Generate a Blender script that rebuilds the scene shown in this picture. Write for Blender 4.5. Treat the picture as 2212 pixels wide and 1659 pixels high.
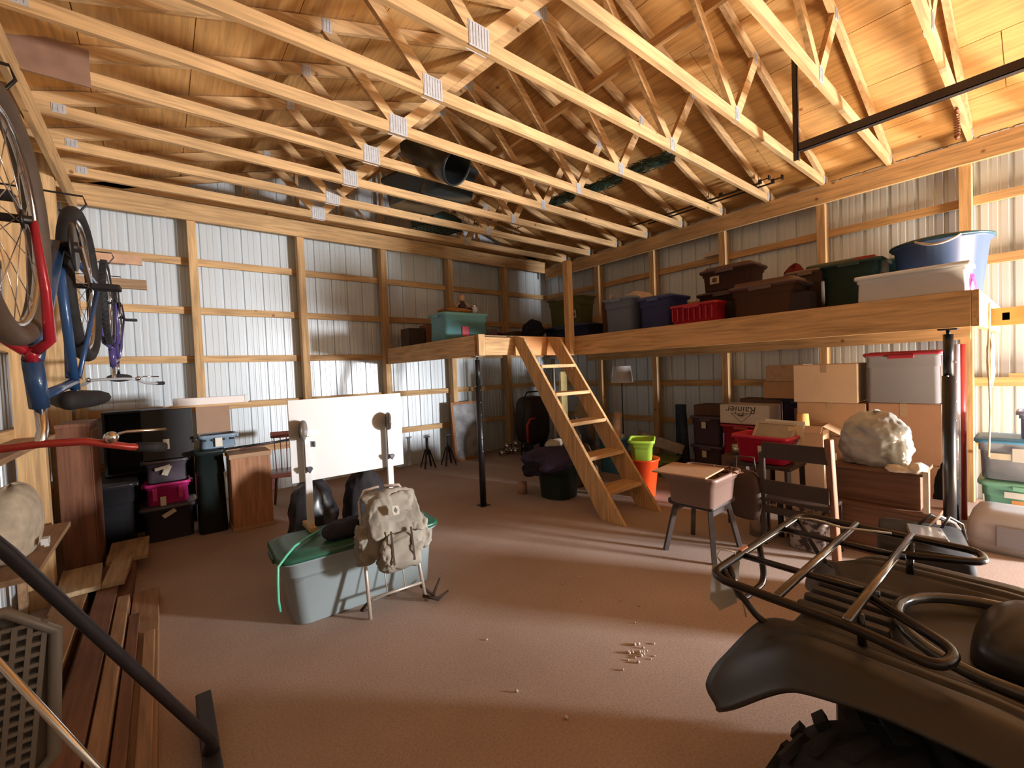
import bpy, math, random
from mathutils import Vector, Matrix, Euler
random.seed(7)
PI = math.pi
for _o in list(bpy.data.objects): bpy.data.objects.remove(_o)
SC = bpy.context.scene
COL = SC.collection
# ---------------------------------------------------------------- camera
cam_d = bpy.data.cameras.new('camera'); cam = bpy.data.objects.new('camera', cam_d); COL.objects.link(cam)
R_ = Vector((0.77691585, -0.62829736, -0.04054875)); U_ = Vector((0.05039295, -0.00214238, 0.99872717)); F_ = Vector((0.62758451, 0.77797034, -0.02999731))
cam.matrix_world = Matrix(((R_.x, U_.x, -F_.x, 0), (R_.y, U_.y, -F_.y, 0), (R_.z, U_.z, -F_.z, 1.52268), (0, 0, 0, 1)))
cam_d.sensor_width = 36; cam_d.lens = 36 * 938.508 / 2212; cam_d.clip_start = 0.02
SC.camera = cam
# ---------------------------------------------------------------- light and exposure
SC.view_settings.view_transform = 'Standard'; SC.view_settings.look = 'None'
SC.view_settings.gamma = 1; SC.view_settings.use_curve_mapping = False
SC.view_settings.exposure = 0.80
W_ = bpy.data.worlds.new('sky'); SC.world = W_; W_.use_nodes = True
W_.node_tree.nodes['Background'].inputs[0].default_value = (0.80, 0.90, 1.0, 1)
W_.node_tree.nodes['Background'].inputs[1].default_value = 0.15
def lamp(name, kind, loc, direction, energy, color, **kw):
    d = bpy.data.lights.new(name, kind); d.energy = energy; d.color = color
    for k, v in kw.items(): setattr(d, k, v)
    o = bpy.data.objects.new(name, d); COL.objects.link(o); o.location = loc
    o.rotation_euler = Vector(direction).to_track_quat('-Z', 'Y').to_euler()
    return o
# daylight coming in at the open garage door behind the camera, to the right
lamp('door_daylight', 'AREA', (6.15, -3.85, 1.25), (-0.56, 0.82, 0.0), 330, (0.97, 0.97, 1.0), shape='RECTANGLE', size=0.6, size_y=0.6, spread=2.2)
lamp('apron_bounce', 'AREA', (4.9, -1.2, 0.06), (-0.12, 0.22, 0.96), 230, (1.0, 0.76, 0.52), shape='RECTANGLE', size=2.0, size_y=1.4)  # lamp added just above the floor in place of sunlight bouncing up
lamp('indoor_fill', 'AREA', (0.6, -2.35, 1.9), (0.25, 1.0, -0.05), 2, (1.0, 0.86, 0.72), shape='RECTANGLE', size=2.4, size_y=1.2)  # weak fill lamp added indoors, with only closed wall behind it
# ---------------------------------------------------------------- geometry collector
class G:
    def __init__(s): s.v = []; s.f = []; s.m = []; s.mi = 0; s.sm = False; s.s = []
    def add(s, vs, fs, M=None):
        b = len(s.v)
        for p in vs:
            p = Vector(p)
            if M is not None: p = M @ p
            s.v.append(p[:])
        for f in fs: s.f.append([b + i for i in f]); s.m.append(s.mi); s.s.append(s.sm)
        return s
    def box(s, x0, x1, y0, y1, z0, z1, M=None):
        return s.add([(x0,y0,z0),(x1,y0,z0),(x1,y1,z0),(x0,y1,z0),(x0,y0,z1),(x1,y0,z1),(x1,y1,z1),(x0,y1,z1)],
              [(0,3,2,1),(4,5,6,7),(0,1,5,4),(1,2,6,5),(2,3,7,6),(3,0,4,7)], M)
    def cbox(s, c, sz, r=(0,0,0), M=None):
        T = Matrix.Translation(c) @ Euler(r).to_matrix().to_4x4()
        if M is not None: T = M @ T
        x, y, z = sz[0]/2, sz[1]/2, sz[2]/2
        return s.box(-x, x, -y, y, -z, z, T)
    def beam(s, p, q, w, h, up=(0,0,1)):
        p, q = Vector(p), Vector(q); d = (q-p); L = d.length; d.normalize(); u = Vector(up)
        r = d.cross(u)
        if r.length < 1e-4: r = d.cross(Vector((1,0,0)))
        r.normalize(); u = r.cross(d).normalized()
        vs = []
        for e in (p, q):
            for a, b in ((-1,-1),(1,-1),(1,1),(-1,1)): vs.append(e + r*(a*w/2) + u*(b*h/2))
        return s.add(vs, [(0,1,2,3),(7,6,5,4),(0,4,5,1),(1,5,6,2),(2,6,7,3),(3,7,4,0)])
    def tube(s, pts, r, n=8, closed=False, M=None):
        pts = [Vector(p) for p in pts]; N = len(pts); rs = r if isinstance(r, (list, tuple)) else [r]*N
        T = []
        for i in range(N):
            a = pts[(i-1) % N] if (closed or i) else pts[0]; b = pts[(i+1) % N] if (closed or i < N-1) else pts[-1]
            T.append((b-a).normalized())
        u = T[0].orthogonal().normalized(); vs = []; fs = []
        for i in range(N):
            u = (u - T[i]*u.dot(T[i])).normalized(); w = T[i].cross(u)
            for k in range(n):
                a = 2*PI*k/n; vs.append(pts[i] + (u*math.cos(a) + w*math.sin(a))*rs[i])
        for i in range(N if closed else N-1):
            j = (i+1) % N
            for k in range(n):
                k2 = (k+1) % n; fs.append((i*n+k, i*n+k2, j*n+k2, j*n+k))
        if closed:
            # minimise twist at the seam by matching start index
            pass
        else:
            fs.append(tuple(range(n))[::-1]); fs.append(tuple((N-1)*n+k for k in range(n)))
        o = s.sm; s.sm = True; s.add(vs, fs, M); s.sm = o; return s
    def lathe(s, prof, n=24, M=None, sx=1, sy=1):
        vs = []; fs = []
        for r, z in prof:
            for k in range(n): a = 2*PI*k/n; vs.append((r*math.cos(a)*sx, r*math.sin(a)*sy, z))
        for i in range(len(prof)-1):
            for k in range(n):
                k2 = (k+1) % n; fs.append((i*n+k, i*n+k2, (i+1)*n+k2, (i+1)*n+k))
        if prof[0][0] > 1e-5: fs.append(tuple(range(n))[::-1])
        if prof[-1][0] > 1e-5: fs.append(tuple((len(prof)-1)*n+k for k in range(n)))
        o = s.sm; s.sm = True; s.add(vs, fs, M); s.sm = o; return s
    def loft(s, secs, M=None, cap0=True, cap1=True, smooth=True):
        n = len(secs[0]); vs = [p for c in secs for p in c]; fs = []
        for i in range(len(secs)-1):
            for k in range(n):
                k2 = (k+1) % n; fs.append((i*n+k, i*n+k2, (i+1)*n+k2, (i+1)*n+k))
        if cap0: fs.append(tuple(range(n))[::-1])
        if cap1: fs.append(tuple((len(secs)-1)*n+k for k in range(n)))
        o = s.sm; s.sm = smooth; s.add(vs, fs, M); s.sm = o; return s
    def prism(s, pts, a, b, axis='y', M=None):
        def P(u, v, w): return {'y': (u, w, v), 'x': (w, u, v), 'z': (u, v, w)}[axis]
        n = len(pts); vs = [P(u, v, a) for u, v in pts] + [P(u, v, b) for u, v in pts]
        fs = [tuple(range(n)), tuple(range(n, 2*n))[::-1]] + [(i, (i+1) % n + 0, (i+1) % n + n, i+n)[::-1] for i in range(n)]
        return s.add(vs, fs, M)
    def ball(s, c, r, n=12, m=8, M=None):
        c = Vector(c); r = (r,r,r) if not isinstance(r, (tuple, list)) else r
        T = Matrix.Translation(c) @ Matrix.Diagonal((r[0], r[1], r[2], 1))
        if M is not None: T = M @ T
        pr = [(math.sin(PI*i/m), -math.cos(PI*i/m)) for i in range(m+1)]
        return s.lathe(pr, n, T)
    def make(s, name, mat, parent=None, loc=(0,0,0), rot=(0,0,0), bevel=0, subd=0, seg=2, disp=None, fix=True):
        me = bpy.data.meshes.new(name); me.from_pydata(s.v, [], s.f)
        mats = mat if isinstance(mat, (list, tuple)) else [mat]
        for x in mats: me.materials.append(x)
        for p, mi, sm in zip(me.polygons, s.m, s.s): p.material_index = mi; p.use_smooth = sm
        if fix:
            import bmesh
            bm = bmesh.new(); bm.from_mesh(me); bmesh.ops.remove_doubles(bm, verts=bm.verts, dist=1e-5)
            bmesh.ops.recalc_face_normals(bm, faces=bm.faces); bm.to_mesh(me); bm.free()
        me.update()
        o = bpy.data.objects.new(name, me); COL.objects.link(o)
        if parent is not None: o.parent = parent
        o.location = loc; o.rotation_euler = rot
        if bevel:
            b = o.modifiers.new('b', 'BEVEL'); b.width = bevel; b.segments = seg; b.limit_method = 'ANGLE'; b.angle_limit = 0.7
        if subd:
            b = o.modifiers.new('s', 'SUBSURF'); b.levels = subd; b.render_levels = subd
        if disp:
            t = bpy.data.textures.new('clouds', 'CLOUDS'); t.noise_scale = disp[1]
            b = o.modifiers.new('d', 'DISPLACE'); b.texture = t; b.strength = disp[0]; b.mid_level = 0.5
            b.texture_coords = 'LOCAL'
        return o
def thing(name, label, cat, loc=(0,0,0), rotz=0, group=None, rot=None):
    o = bpy.data.objects.new(name, None); o.empty_display_size = 0.1; COL.objects.link(o)
    o.location = loc; o.rotation_euler = rot if rot else (0, 0, rotz)
    return tag(o, label, cat, group)
def tag(o, label, cat, group=None):
    o['label'] = label; o['category'] = cat
    if group: o['group'] = group
    return o
def struct(o): o['kind'] = 'structure'; return o
def dup(root, loc, rotz=None, label=None, group=None):
    r = root.copy(); COL.objects.link(r); r.location = loc
    if rotz is not None: r.rotation_euler = (0, 0, rotz)
    if label: r['label'] = label
    if group: r['group'] = group
    for ch in list(root.children):
        c = ch.copy(); COL.objects.link(c); c.parent = r
        for g in ch.children: d = g.copy(); COL.objects.link(d); d.parent = c
    return r
# ---------------------------------------------------------------- materials
MC = {}
def mat(key, col, rough=0.6, metal=0.0, var=0.12, scale=(8,8,8), bump=0.0, col2=None, spec=0.4, detail=4, trans=0, alpha=1.0, thresh=None, coat=0, emit=None):
    if key in MC: return MC[key]
    m = bpy.data.materials.new(key); m.use_nodes = True; nt = m.node_tree; b = nt.nodes['Principled BSDF']
    tc = nt.nodes.new('ShaderNodeTexCoord'); mp = nt.nodes.new('ShaderNodeMapping'); mp.inputs['Scale'].default_value = scale
    nz = nt.nodes.new('ShaderNodeTexNoise'); nz.inputs['Scale'].default_value = 1.0; nz.inputs['Detail'].default_value = detail
    oi = nt.nodes.new('ShaderNodeObjectInfo'); ad = nt.nodes.new('ShaderNodeVectorMath'); ad.operation = 'ADD'
    cr = nt.nodes.new('ShaderNodeValToRGB')
    L = nt.links
    L.new(tc.outputs['Object'], mp.inputs[0]); L.new(mp.outputs[0], ad.inputs[0])
    mm = nt.nodes.new('ShaderNodeMath'); mm.operation = 'MULTIPLY'; mm.inputs[1].default_value = 37.0
    L.new(oi.outputs['Random'], mm.inputs[0]); L.new(mm.outputs[0], ad.inputs[1]); L.new(ad.outputs[0], nz.inputs['Vector'])
    L.new(nz.outputs[0], cr.inputs[0])
    lo = tuple(max(0, c*(1-var)) for c in col) if col2 is None else col2
    hi = tuple(min(1, c*(1+var)) for c in col) if col2 is None else col
    e = cr.color_ramp.elements; a0, a1 = thresh or (0.3, 0.7)
    e[0].position = a0; e[1].position = a1; e[0].color = (*lo, 1); e[1].color = (*hi, 1)
    L.new(cr.outputs[0], b.inputs['Base Color'])
    b.inputs['Roughness'].default_value = rough; b.inputs['Metallic'].default_value = metal
    b.inputs['Specular IOR Level'].default_value = spec
    if trans: b.inputs['Transmission Weight'].default_value = trans; b.inputs['IOR'].default_value = 1.25
    if alpha < 1: b.inputs['Alpha'].default_value = alpha
    if coat: b.inputs['Coat Weight'].default_value = coat; b.inputs['Coat Roughness'].default_value = 0.1
    if bump:
        bp = nt.nodes.new('ShaderNodeBump'); bp.inputs['Strength'].default_value = bump; bp.inputs['Distance'].default_value = 0.01
        L.new(nz.outputs[0], bp.inputs['Height']); L.new(bp.outputs[0], b.inputs['Normal'])
    MC[key] = m; return m
def wood(key, col, axis='x', dark=0.62, knots=True, rough=0.65):
    if key+axis in MC: return MC[key+axis]
    m = bpy.data.materials.new(key+'_'+axis); m.use_nodes = True; nt = m.node_tree; b = nt.nodes['Principled BSDF']; L = nt.links
    tc = nt.nodes.new('ShaderNodeTexCoord'); oi = nt.nodes.new('ShaderNodeObjectInfo')
    mu = nt.nodes.new('ShaderNodeMath'); mu.operation = 'MULTIPLY'; mu.inputs[1].default_value = 53
    ad = nt.nodes.new('ShaderNodeVectorMath'); ad.operation = 'ADD'
    L.new(oi.outputs['Random'], mu.inputs[0]); L.new(tc.outputs['Object'], ad.inputs[0]); L.new(mu.outputs[0], ad.inputs[1])
    mp = nt.nodes.new('ShaderNodeMapping'); s = {'x': (2.2, 34, 34), 'y': (34, 2.2, 34), 'z': (34, 34, 2.2)}[axis]
    mp.inputs['Scale'].default_value = s; L.new(ad.outputs[0], mp.inputs[0])
    nz = nt.nodes.new('ShaderNodeTexNoise'); nz.inputs['Scale'].default_value = 1; nz.inputs['Detail'].default_value = 5; nz.inputs['Distortion'].default_value = 0.6
    L.new(mp.outputs[0], nz.inputs['Vector'])
    cr = nt.nodes.new('ShaderNodeValToRGB'); e = cr.color_ramp.elements
    e[0].position = 0.32; e[0].color = (*[c*dark for c in col], 1); e[1].position = 0.62; e[1].color = (*col, 1)
    L.new(nz.outputs[0], cr.inputs[0]); out = cr.outputs[0]
    n2 = nt.nodes.new('ShaderNodeTexNoise'); n2.inputs['Scale'].default_value = 1.3; n2.inputs['Detail'].default_value = 2
    L.new(ad.outputs[0], n2.inputs['Vector'])
    h = nt.nodes.new('ShaderNodeHueSaturation'); mr = nt.nodes.new('ShaderNodeMapRange')
    mr.inputs['From Min'].default_value = .3; mr.inputs['From Max'].default_value = .7; mr.inputs['To Min'].default_value = .86; mr.inputs['To Max'].default_value = 1.12
    L.new(n2.outputs[0], mr.inputs[0]); L.new(mr.outputs[0], h.inputs['Value']); L.new(out, h.inputs['Color']); out = h.outputs[0]
    if knots:
        vo = nt.nodes.new('ShaderNodeTexVoronoi'); vo.inputs['Scale'].default_value = 3.2
        L.new(ad.outputs[0], vo.inputs['Vector'])
        k = nt.nodes.new('ShaderNodeValToRGB'); k.color_ramp.elements[0].position = 0.035; k.color_ramp.elements[0].color = (.25,.12,.06,1)
        k.color_ramp.elements[1].position = 0.085; k.color_ramp.elements[1].color = (1,1,1,1)
        L.new(vo.outputs['Distance'], k.inputs[0])
        mx = nt.nodes.new('ShaderNodeMix'); mx.data_type = 'RGBA'; mx.blend_type = 'MULTIPLY'; mx.inputs[0].default_value = 0.8
        L.new(out, mx.inputs[6]); L.new(k.outputs[0], mx.inputs[7]); out = mx.outputs[2]
    L.new(out, b.inputs['Base Color']); b.inputs['Roughness'].default_value = rough; b.inputs['Specular IOR Level'].default_value = .3
    bp = nt.nodes.new('ShaderNodeBump'); bp.inputs['Strength'].default_value = .15; bp.inputs['Distance'].default_value = .004
    L.new(nz.outputs[0], bp.inputs['Height']); L.new(bp.outputs[0], b.inputs['Normal'])
    MC[key+axis] = m; return m
PINE = (0.72, 0.45, 0.21)
def pine(a='x'): return wood('pine', PINE, a)
def oldpine(a='x'): return wood('weathered_pine', (0.42, 0.26, 0.14), a)
def plastic(key, col, rough=0.38): return mat('plastic_'+key, col, rough, var=0.05, scale=(3,3,3), spec=.5)
def cloth(key, col, b=0.3): return mat('cloth_'+key, col, 0.95, var=0.22, scale=(14,14,14), bump=b, spec=.1)
BLACKM = mat('black_metal', (0.018,0.018,0.02), 0.35, 0.3, spec=.6)
CHROME = mat('chrome', (0.75,0.75,0.76), 0.18, 1.0, var=.05)
GALV = mat('galvanised', (0.60,0.60,0.60), 0.45, .35, var=.12, scale=(30,30,30))
CARD = mat('cardboard', (0.50,0.31,0.18), 0.85, var=.06, scale=(4,4,4), spec=.2)
CARDL = mat('cardboard_light', (0.60,0.44,0.30), 0.85, var=.06, scale=(4,4,4), spec=.2)
RUBBER = mat('rubber', (0.02,0.02,0.022), 0.75, var=.3, scale=(20,20,20), bump=.2)
WHITE = mat('white_laminate', (0.66,0.655,0.635), 0.45, var=.02)
PAPER = mat('paper_tag', (0.72,0.66,0.54), 0.9, var=.05)
# ---------------------------------------------------------------- setting
XL, XR, YB, YF = -0.85, 6.536, 6.81, -2.6      # steel faces of the four walls
ZP, SL, XM = 3.62, 0.325, 2.86                 # eave height of rafters, slope, ridge x
def dirt():
    m = bpy.data.materials.new('dirt_floor'); m.use_nodes = True; nt = m.node_tree; b = nt.nodes['Principled BSDF']; L = nt.links
    tc = nt.nodes.new('ShaderNodeTexCoord')
    n1 = nt.nodes.new('ShaderNodeTexNoise'); n1.inputs['Scale'].default_value = 0.9; n1.inputs['Detail'].default_value = 6
    n2 = nt.nodes.new('ShaderNodeTexNoise'); n2.inputs['Scale'].default_value = 95; n2.inputs['Detail'].default_value = 4
    for n in (n1, n2): L.new(tc.outputs['Object'], n.inputs['Vector'])
    c = nt.nodes.new('ShaderNodeValToRGB'); e = c.color_ramp.elements
    e[0].position = .3; e[0].color = (.40,.295,.24,1); e[1].position = .72; e[1].color = (.53,.42,.355,1)
    L.new(n1.outputs[0], c.inputs[0])
    c2 = nt.nodes.new('ShaderNodeValToRGB'); c2.color_ramp.elements[0].position = .35; c2.color_ramp.elements[0].color = (.7,.68,.66,1); c2.color_ramp.elements[1].position = .6
    L.new(n2.outputs[0], c2.inputs[0])
    mx = nt.nodes.new('ShaderNodeMix'); mx.data_type = 'RGBA'; mx.blend_type = 'MULTIPLY'; mx.inputs[0].default_value = .55
    L.new(c.outputs[0], mx.inputs[6]); L.new(c2.outputs[0], mx.inputs[7]); L.new(mx.outputs[2], b.inputs['Base Color'])
    b.inputs['Roughness'].default_value = .92; b.inputs['Specular IOR Level'].default_value = .15
    bp = nt.nodes.new('ShaderNodeBump'); bp.inputs['Strength'].default_value = .2; bp.inputs['Distance'].default_value = .004
    L.new(n2.outputs[0], bp.inputs['Height']); L.new(bp.outputs[0], b.inputs['Normal'])
    return m
g = G(); g.box(XL-.1, XR+.1, YF-4, YB+.1, -.12, 0); struct(g.make('floor', dirt()))
STEEL = mat('painted_steel', (0.66,0.72,0.75), 0.36, 0.2, var=.05, scale=(2,2,.7), spec=.5)
# ribbed sheet: profile runs along the wall, ribs go outwards every 0.229 m
def ribbed(u0, u1, top, place, hole=None):
    """top(u) gives the height; place(u, out, z) -> point"""
    us = []; P = 0.229
    k0 = int(math.floor(u0/P))-1
    for k in range(k0, int(u1/P)+2):
        b = k*P
        for du, d in ((-.022,0),(-.012,.019),(.012,.019),(.022,0),(.070,0),(.076,.003),(.090,.003),(.096,0),(.133,0),(.139,.003),(.153,.003),(.159,0)):
            if u0 <= b+du <= u1: us.append((b+du, d))
    us = [(u0,0)]+us+[(u1,0)]
    g = G()
    def strip(z0f, z1f, sel):
        vs = []; fs = []
        seq = [x for x in us if sel(x[0])]
        for u, d in seq: vs += [place(u, d, z0f(u)), place(u, d, z1f(u)), place(u, d+.004, z0f(u)), place(u, d+.004, z1f(u))]
        for i in range(len(seq)-1):
            a = i*4; fs.append((a, a+4, a+5, a+1)); fs.append((a+2, a+3, a+7, a+6))
        g.add(vs, fs)
    if hole:
        h0, h1, hz = hole
        us += [(h0,0),(h1,0)]; us.sort()
        strip(lambda u: 0, top, lambda u: u <= h0); strip(lambda u: hz, top, lambda u: h0 <= u <= h1); strip(lambda u: 0, top, lambda u: u >= h1)
    else: strip(lambda u: 0, top, lambda u: True)
    return g
def gable(u): return ZP + .08 + SL*(min(u-XL, XR-u))
o = ribbed(XL, XR, gable, lambda u, d, z: (u, YB+d, z)).make('wall_back', STEEL, fix=False); struct(o)
o = ribbed(YF, YB, lambda u: ZP+.07, lambda u, d, z: (XR+d, u, z)).make('wall_right', STEEL, fix=False); struct(o)
o = ribbed(YF, YB, lambda u: ZP+.07, lambda u, d, z: (XL-d, u, z)).make('wall_left', STEEL, fix=False); struct(o)
o = ribbed(XL, XR, gable, lambda u, d, z: (u, YF-d, z), hole=(5.0, 6.4, 2.3)).make('wall_front', STEEL, fix=False); struct(o)
# roof deck
def plywood():
    m = wood('plywood', (0.66,0.36,0.125), 'y', dark=.72)
    return m
g = G()
for s in (-1, 1):          # plywood sheets with narrow gaps, under a closing layer
    L0 = XM-XL+.1; n = 6
    for i in range(n):
        a, b = i/n*L0+.003, (i+1)/n*L0-.003
        for j in range(5):
            y0 = YF-.1+j*1.92+.003-(.9 if i % 2 else 0); y1 = y0+1.914; y0 = max(y0, YF-.1); y1 = min(y1, YB+.1)
            if y1 <= y0: continue
            P = []
            for zo in (-.012, 0):
                for q, yy in ((a, y0), (b, y0), (b, y1), (a, y1)):
                    P.append((XL-.1+q if s < 0 else XR+.1-q, yy, ZP+.095-SL*.1+SL*q+zo))
            g.add(P, [(0,1,2,3),(7,6,5,4),(0,4,5,1),(1,5,6,2),(2,6,7,3),(3,7,4,0)])
for s in (-1, 1):
    xe = XL-.1 if s < 0 else XR+.1
    ze = ZP + .095 - SL*.1; zm = ZP + .095 + SL*(XM-XL)
    g.add([(xe,YF-.1,ze),(xe,YB+.1,ze),(XM,YB+.1,zm),(XM,YF-.1,zm),(xe,YF-.1,ze+.02),(xe,YB+.1,ze+.02),(XM,YB+.1,zm+.02),(XM,YF-.1,zm+.02)],
          [(0,1,2,3),(7,6,5,4),(0,4,5,1),(1,5,6,2),(2,6,7,3),(3,7,4,0)])
struct(g.make('ceiling', plywood()))
# joints between the plywood sheets: thin darker battens of shadow gap are left as real gaps in a second skin
# ---------------------------------------------------------------- posts, girts, headers
BP = [-0.69, 0.385, 1.62, 2.83, 4.05, 5.29]
names_b = ['standing in the corner by the hanging bicycles', 'first one right of the bicycles', 'behind the white drafting board, left side', 'carrying the left end of the loft',
           'above the chalkboard and the teal tote', 'behind the ladder, below the far roof corner']
for x, nm in zip(BP, names_b):
    g = G(); g.box(-.045, .045, -.07, .07, 0, 3.62)
    tag(g.make('wall_post', pine('z'), loc=(x, YB-.13, 0), bevel=.003), 'pine post of the back wall, '+nm, 'post', 'back wall posts')
RP = [5.25, 4.10, 2.95, 1.75, 0.53, -0.68, -1.9]
names_r = ['nearest the far corner', 'behind the tall loft guard post', 'behind the red loft basket', 'left of the large blue tub', 'behind the blue tub at the right edge', 'just past the right edge of view', 'by the garage door']
for y, nm in zip(RP[:5], names_r):
    g = G(); g.box(-.07, .07, -.045, .045, 0, 3.40)
    tag(g.make('wall_post', pine('z'), loc=(XR-.13, y, 0), bevel=.003), 'pine post of the right wall, '+nm, 'post', 'right wall posts')
for y, nm in zip((5.6, 4.45, 3.02), ('behind the hanging bicycles, farthest', 'behind the red handlebars', 'at the left edge')):
    g = G(); g.box(-.07, .07, -.045, .045, 0, 3.6)
    tag(g.make('wall_post', pine('z'), loc=(XL+.13, y, 0), bevel=.003), 'pine post of the left wall, '+nm, 'post', 'left wall posts')
lev = ['lowest', 'second from the floor', 'third from the floor', 'second below the header', 'just below the header']
for k in range(1, 6):
    z = .61*k
    g = G(); g.box(0, XR-XL, -.019, .019, -.044, .044)
    tag(g.make('wall_girt', pine('x'), loc=(XL, YB-.045, z)), 'horizontal pine girt on the back wall, '+lev[k-1], 'girt', 'back wall girts')
    g = G(); g.box(-.019, .019, 0, YB-.07-YF, -.044, .044)
    tag(g.make('wall_girt', pine('y'), loc=(XR-.045, YF, z)), 'horizontal pine girt on the right wall, '+lev[k-1], 'girt', 'right wall girts')
    g = G(); g.box(-.019, .019, 0, YB-.07-YF, -.044, .044)
    tag(g.make('wall_girt', pine('y'), loc=(XL+.045, YF, z)), 'horizontal pine girt on the left wall, '+lev[k-1], 'girt', 'left wall girts')
for nm, args, a, lb in (('header_board', (XL+.21, XR-.2, YB-.24, YB-.2, 3.517, 3.735), 'x', 'wide pine header board across the top of the back wall'),
                     ('header_board', (XR-.24, XR-.2, YF, YB-.25, 3.387, 3.60), 'y', 'wide pine header board along the top of the right wall'),
                     ('header_board', (XL+.21, XL+.25, YF, YB-.27, 3.40, 3.60), 'y', 'wide pine header board along the top of the left wall')):
    g = G(); g.box(args[0]-args[0], args[1]-args[0], 0, args[3]-args[2], 0, args[5]-args[4])
    tag(g.make(nm, pine(a), loc=(args[0], args[2], args[4]), bevel=.003), lb, 'header board')
g = G(); g.box(0, .95, -.018, .018, 0, .20); tag(g.make('header_board', pine('x'), loc=(XL+.05, YB-.262, 3.50)), 'short doubled header board at the left end of the back wall', 'header board')
# ---------------------------------------------------------------- roof trusses
TY = [5.98-.61*k for k in range(15)]
def zt(x): return ZP - .0 + SL*min(x-XL-.05, XR-.05-x) - .02   # underside of the rafter
def tw(p, q, name, root, m):
    g = G(); g.beam(p, q, .038, .089, up=(0, 0, 1)) if abs(p[0]-q[0]) > .05 else g.beam(p, q, .089, .038)
    return g.make(name, m, root)
def plate(root, x, z, w, h, rz=0):
    g = G()
    for s in (-1, 1):
        g.box(-w/2, w/2, s*.021-.0015, s*.021+.0015, -h/2, h/2, Matrix.Translation((x,0,z)) @ Matrix.Rotation(rz, 4, 'Y'))
        n = int(w/.022)
        for i in range(n):
            xx = -w/2 + (i+.5)*w/n
            g.box(xx-.004, xx+.004, s*.024-.0015, s*.024+.0015, -h/2+.01, h/2-.01, Matrix.Translation((x,0,z)) @ Matrix.Rotation(rz, 4, 'Y'))
    return g.make('gusset_plate', GALV, root)
def truss(y, label):
    t = thing('roof_truss', label, 'truss', (0, y, 3.60), group='roof trusses')
    m = pine('x'); B = .045
    tw((XL+.02, 0, B), (XR-.02, 0, B), 'bottom_chord', t, m)
    zr = lambda x: zt(x)-3.60+.045
    tw((XL+.0, 0, zr(XL)), (XM, 0, zr(XM)), 'top_chord', t, m)
    tw((XM, 0, zr(XM)), (XR, 0, zr(XR)), 'top_chord', t, m)
    a, b = 1.70, 3.98; qa, qb = 1.14, 4.40
    tw((a-.03, 0, .09), (qa, 0, zr(qa)-.04), 'web', t, m)
    tw((a+.05, 0, .09), (XM-.03, 0, zr(XM)-.07), 'web', t, m)
    tw((b-.04, 0, .09), (XM+.03, 0, zr(XM)-.07), 'web', t, m)
    tw((b+.03, 0, .09), (qb, 0, zr(qb)-.04), 'web', t, m)
    plate(t, a, .075, .16, .16); plate(t, b, .06, .075, .12); plate(t, XM, zr(XM)-.03, .16, .14)
    plate(t, qa, zr(qa)-.02, .07, .1); plate(t, qb, zr(qb)-.02, .07, .1)
    plate(t, XL+.35, .06, .08, .07); plate(t, XR-.24, .06, .09, .08)
    return t
TR = truss(TY[0], 'pine roof truss farthest from the viewer, next to the back wall')
ordn = ['second', 'third', 'fourth', 'fifth', 'sixth', 'seventh', 'eighth', 'ninth', 'tenth', 'eleventh', 'twelfth', 'thirteenth', 'fourteenth']
for i, y in enumerate(TY[1:14]):
    dup(TR, (0, y, 3.60), None, 'pine roof truss, '+ordn[i]+' counting from the back wall')
g = G(); g.box(0, XR-XL, -.02, .02, 0, .09); 
g2 = G()
gt = thing('gable_truss', 'end truss with vertical studs against the back gable', 'truss', (0, 6.67, 3.60))
tw((XL+.02,0,.045+.18),(XR-.02,0,.045+.18),'bottom_chord',gt,pine('x'))
tw((XL,0,zt(XL)-3.6+.045),(XM,0,zt(XM)-3.6+.045),'top_chord',gt,pine('x')); tw((XM,0,zt(XM)-3.6+.045),(XR,0,zt(XR)-3.6+.045),'top_chord',gt,pine('x'))
for x in (1.0,1.62,2.24,2.86,3.48,4.1,4.7): tw((x,0,.24),(x,0,zt(x)-3.6+.02),'stud',gt,pine('z'))
# long bracing board running over the webs
g = G(); g.beam((3.46,-1.5,4.30),(3.46,6.5,4.30),.038,.089); tag(g.make('lateral_brace', pine('y')), 'long pine brace crossing the webs of all roof trusses', 'brace')
# plywood scrap at the truss heel, upper left
g = G(); g.box(0, .62, -.008, .008, 0, .25); tag(g.make('plywood_board', mat('dark_plywood',(.30,.17,.11),.8,var=.15), loc=(-.89, 4.125, 3.575)), 'reddish brown plywood board on the truss at upper left', 'board')
# ---------------------------------------------------------------- object builders
def rr(hx, hy, r, z, n=5):
    r = min(r, hx*.99, hy*.99); pts = []
    for cx, cy, a0 in ((hx-r, hy-r, 0), (-(hx-r), hy-r, PI/2), (-(hx-r), -(hy-r), PI), (hx-r, -(hy-r), 1.5*PI)):
        for k in range(n+1):
            a = a0 + PI/2*k/n; pts.append((cx + r*math.cos(a), cy + r*math.sin(a), z))
    return pts
def tub_mesh(w, d, h, taper=.86, rim=.018, r=.05, t=.006):
    a, b = w/2, d/2; ta = taper; R = rim
    g = G()
    S = [rr(a*ta-.01, b*ta-.01, r, 0), rr(a*ta, b*ta, r, .008), rr(a*(ta+(1-ta)*.68)-R, b*(ta+(1-ta)*.68)-R, r, h*.72), rr(a*(ta+(1-ta)*.68)-R*.4, b*(ta+(1-ta)*.68)-R*.4, r, h*.73),
         rr(a-R, b-R, r, h-.03), rr(a, b, r, h-.03), rr(a, b, r, h-.006), rr(a-.004, b-.004, r, h), rr(a-R-t, b-R-t, r, h), rr(a*ta-t, b*ta-t, r, t*1.5)]
    g.loft(S); return g
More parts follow.
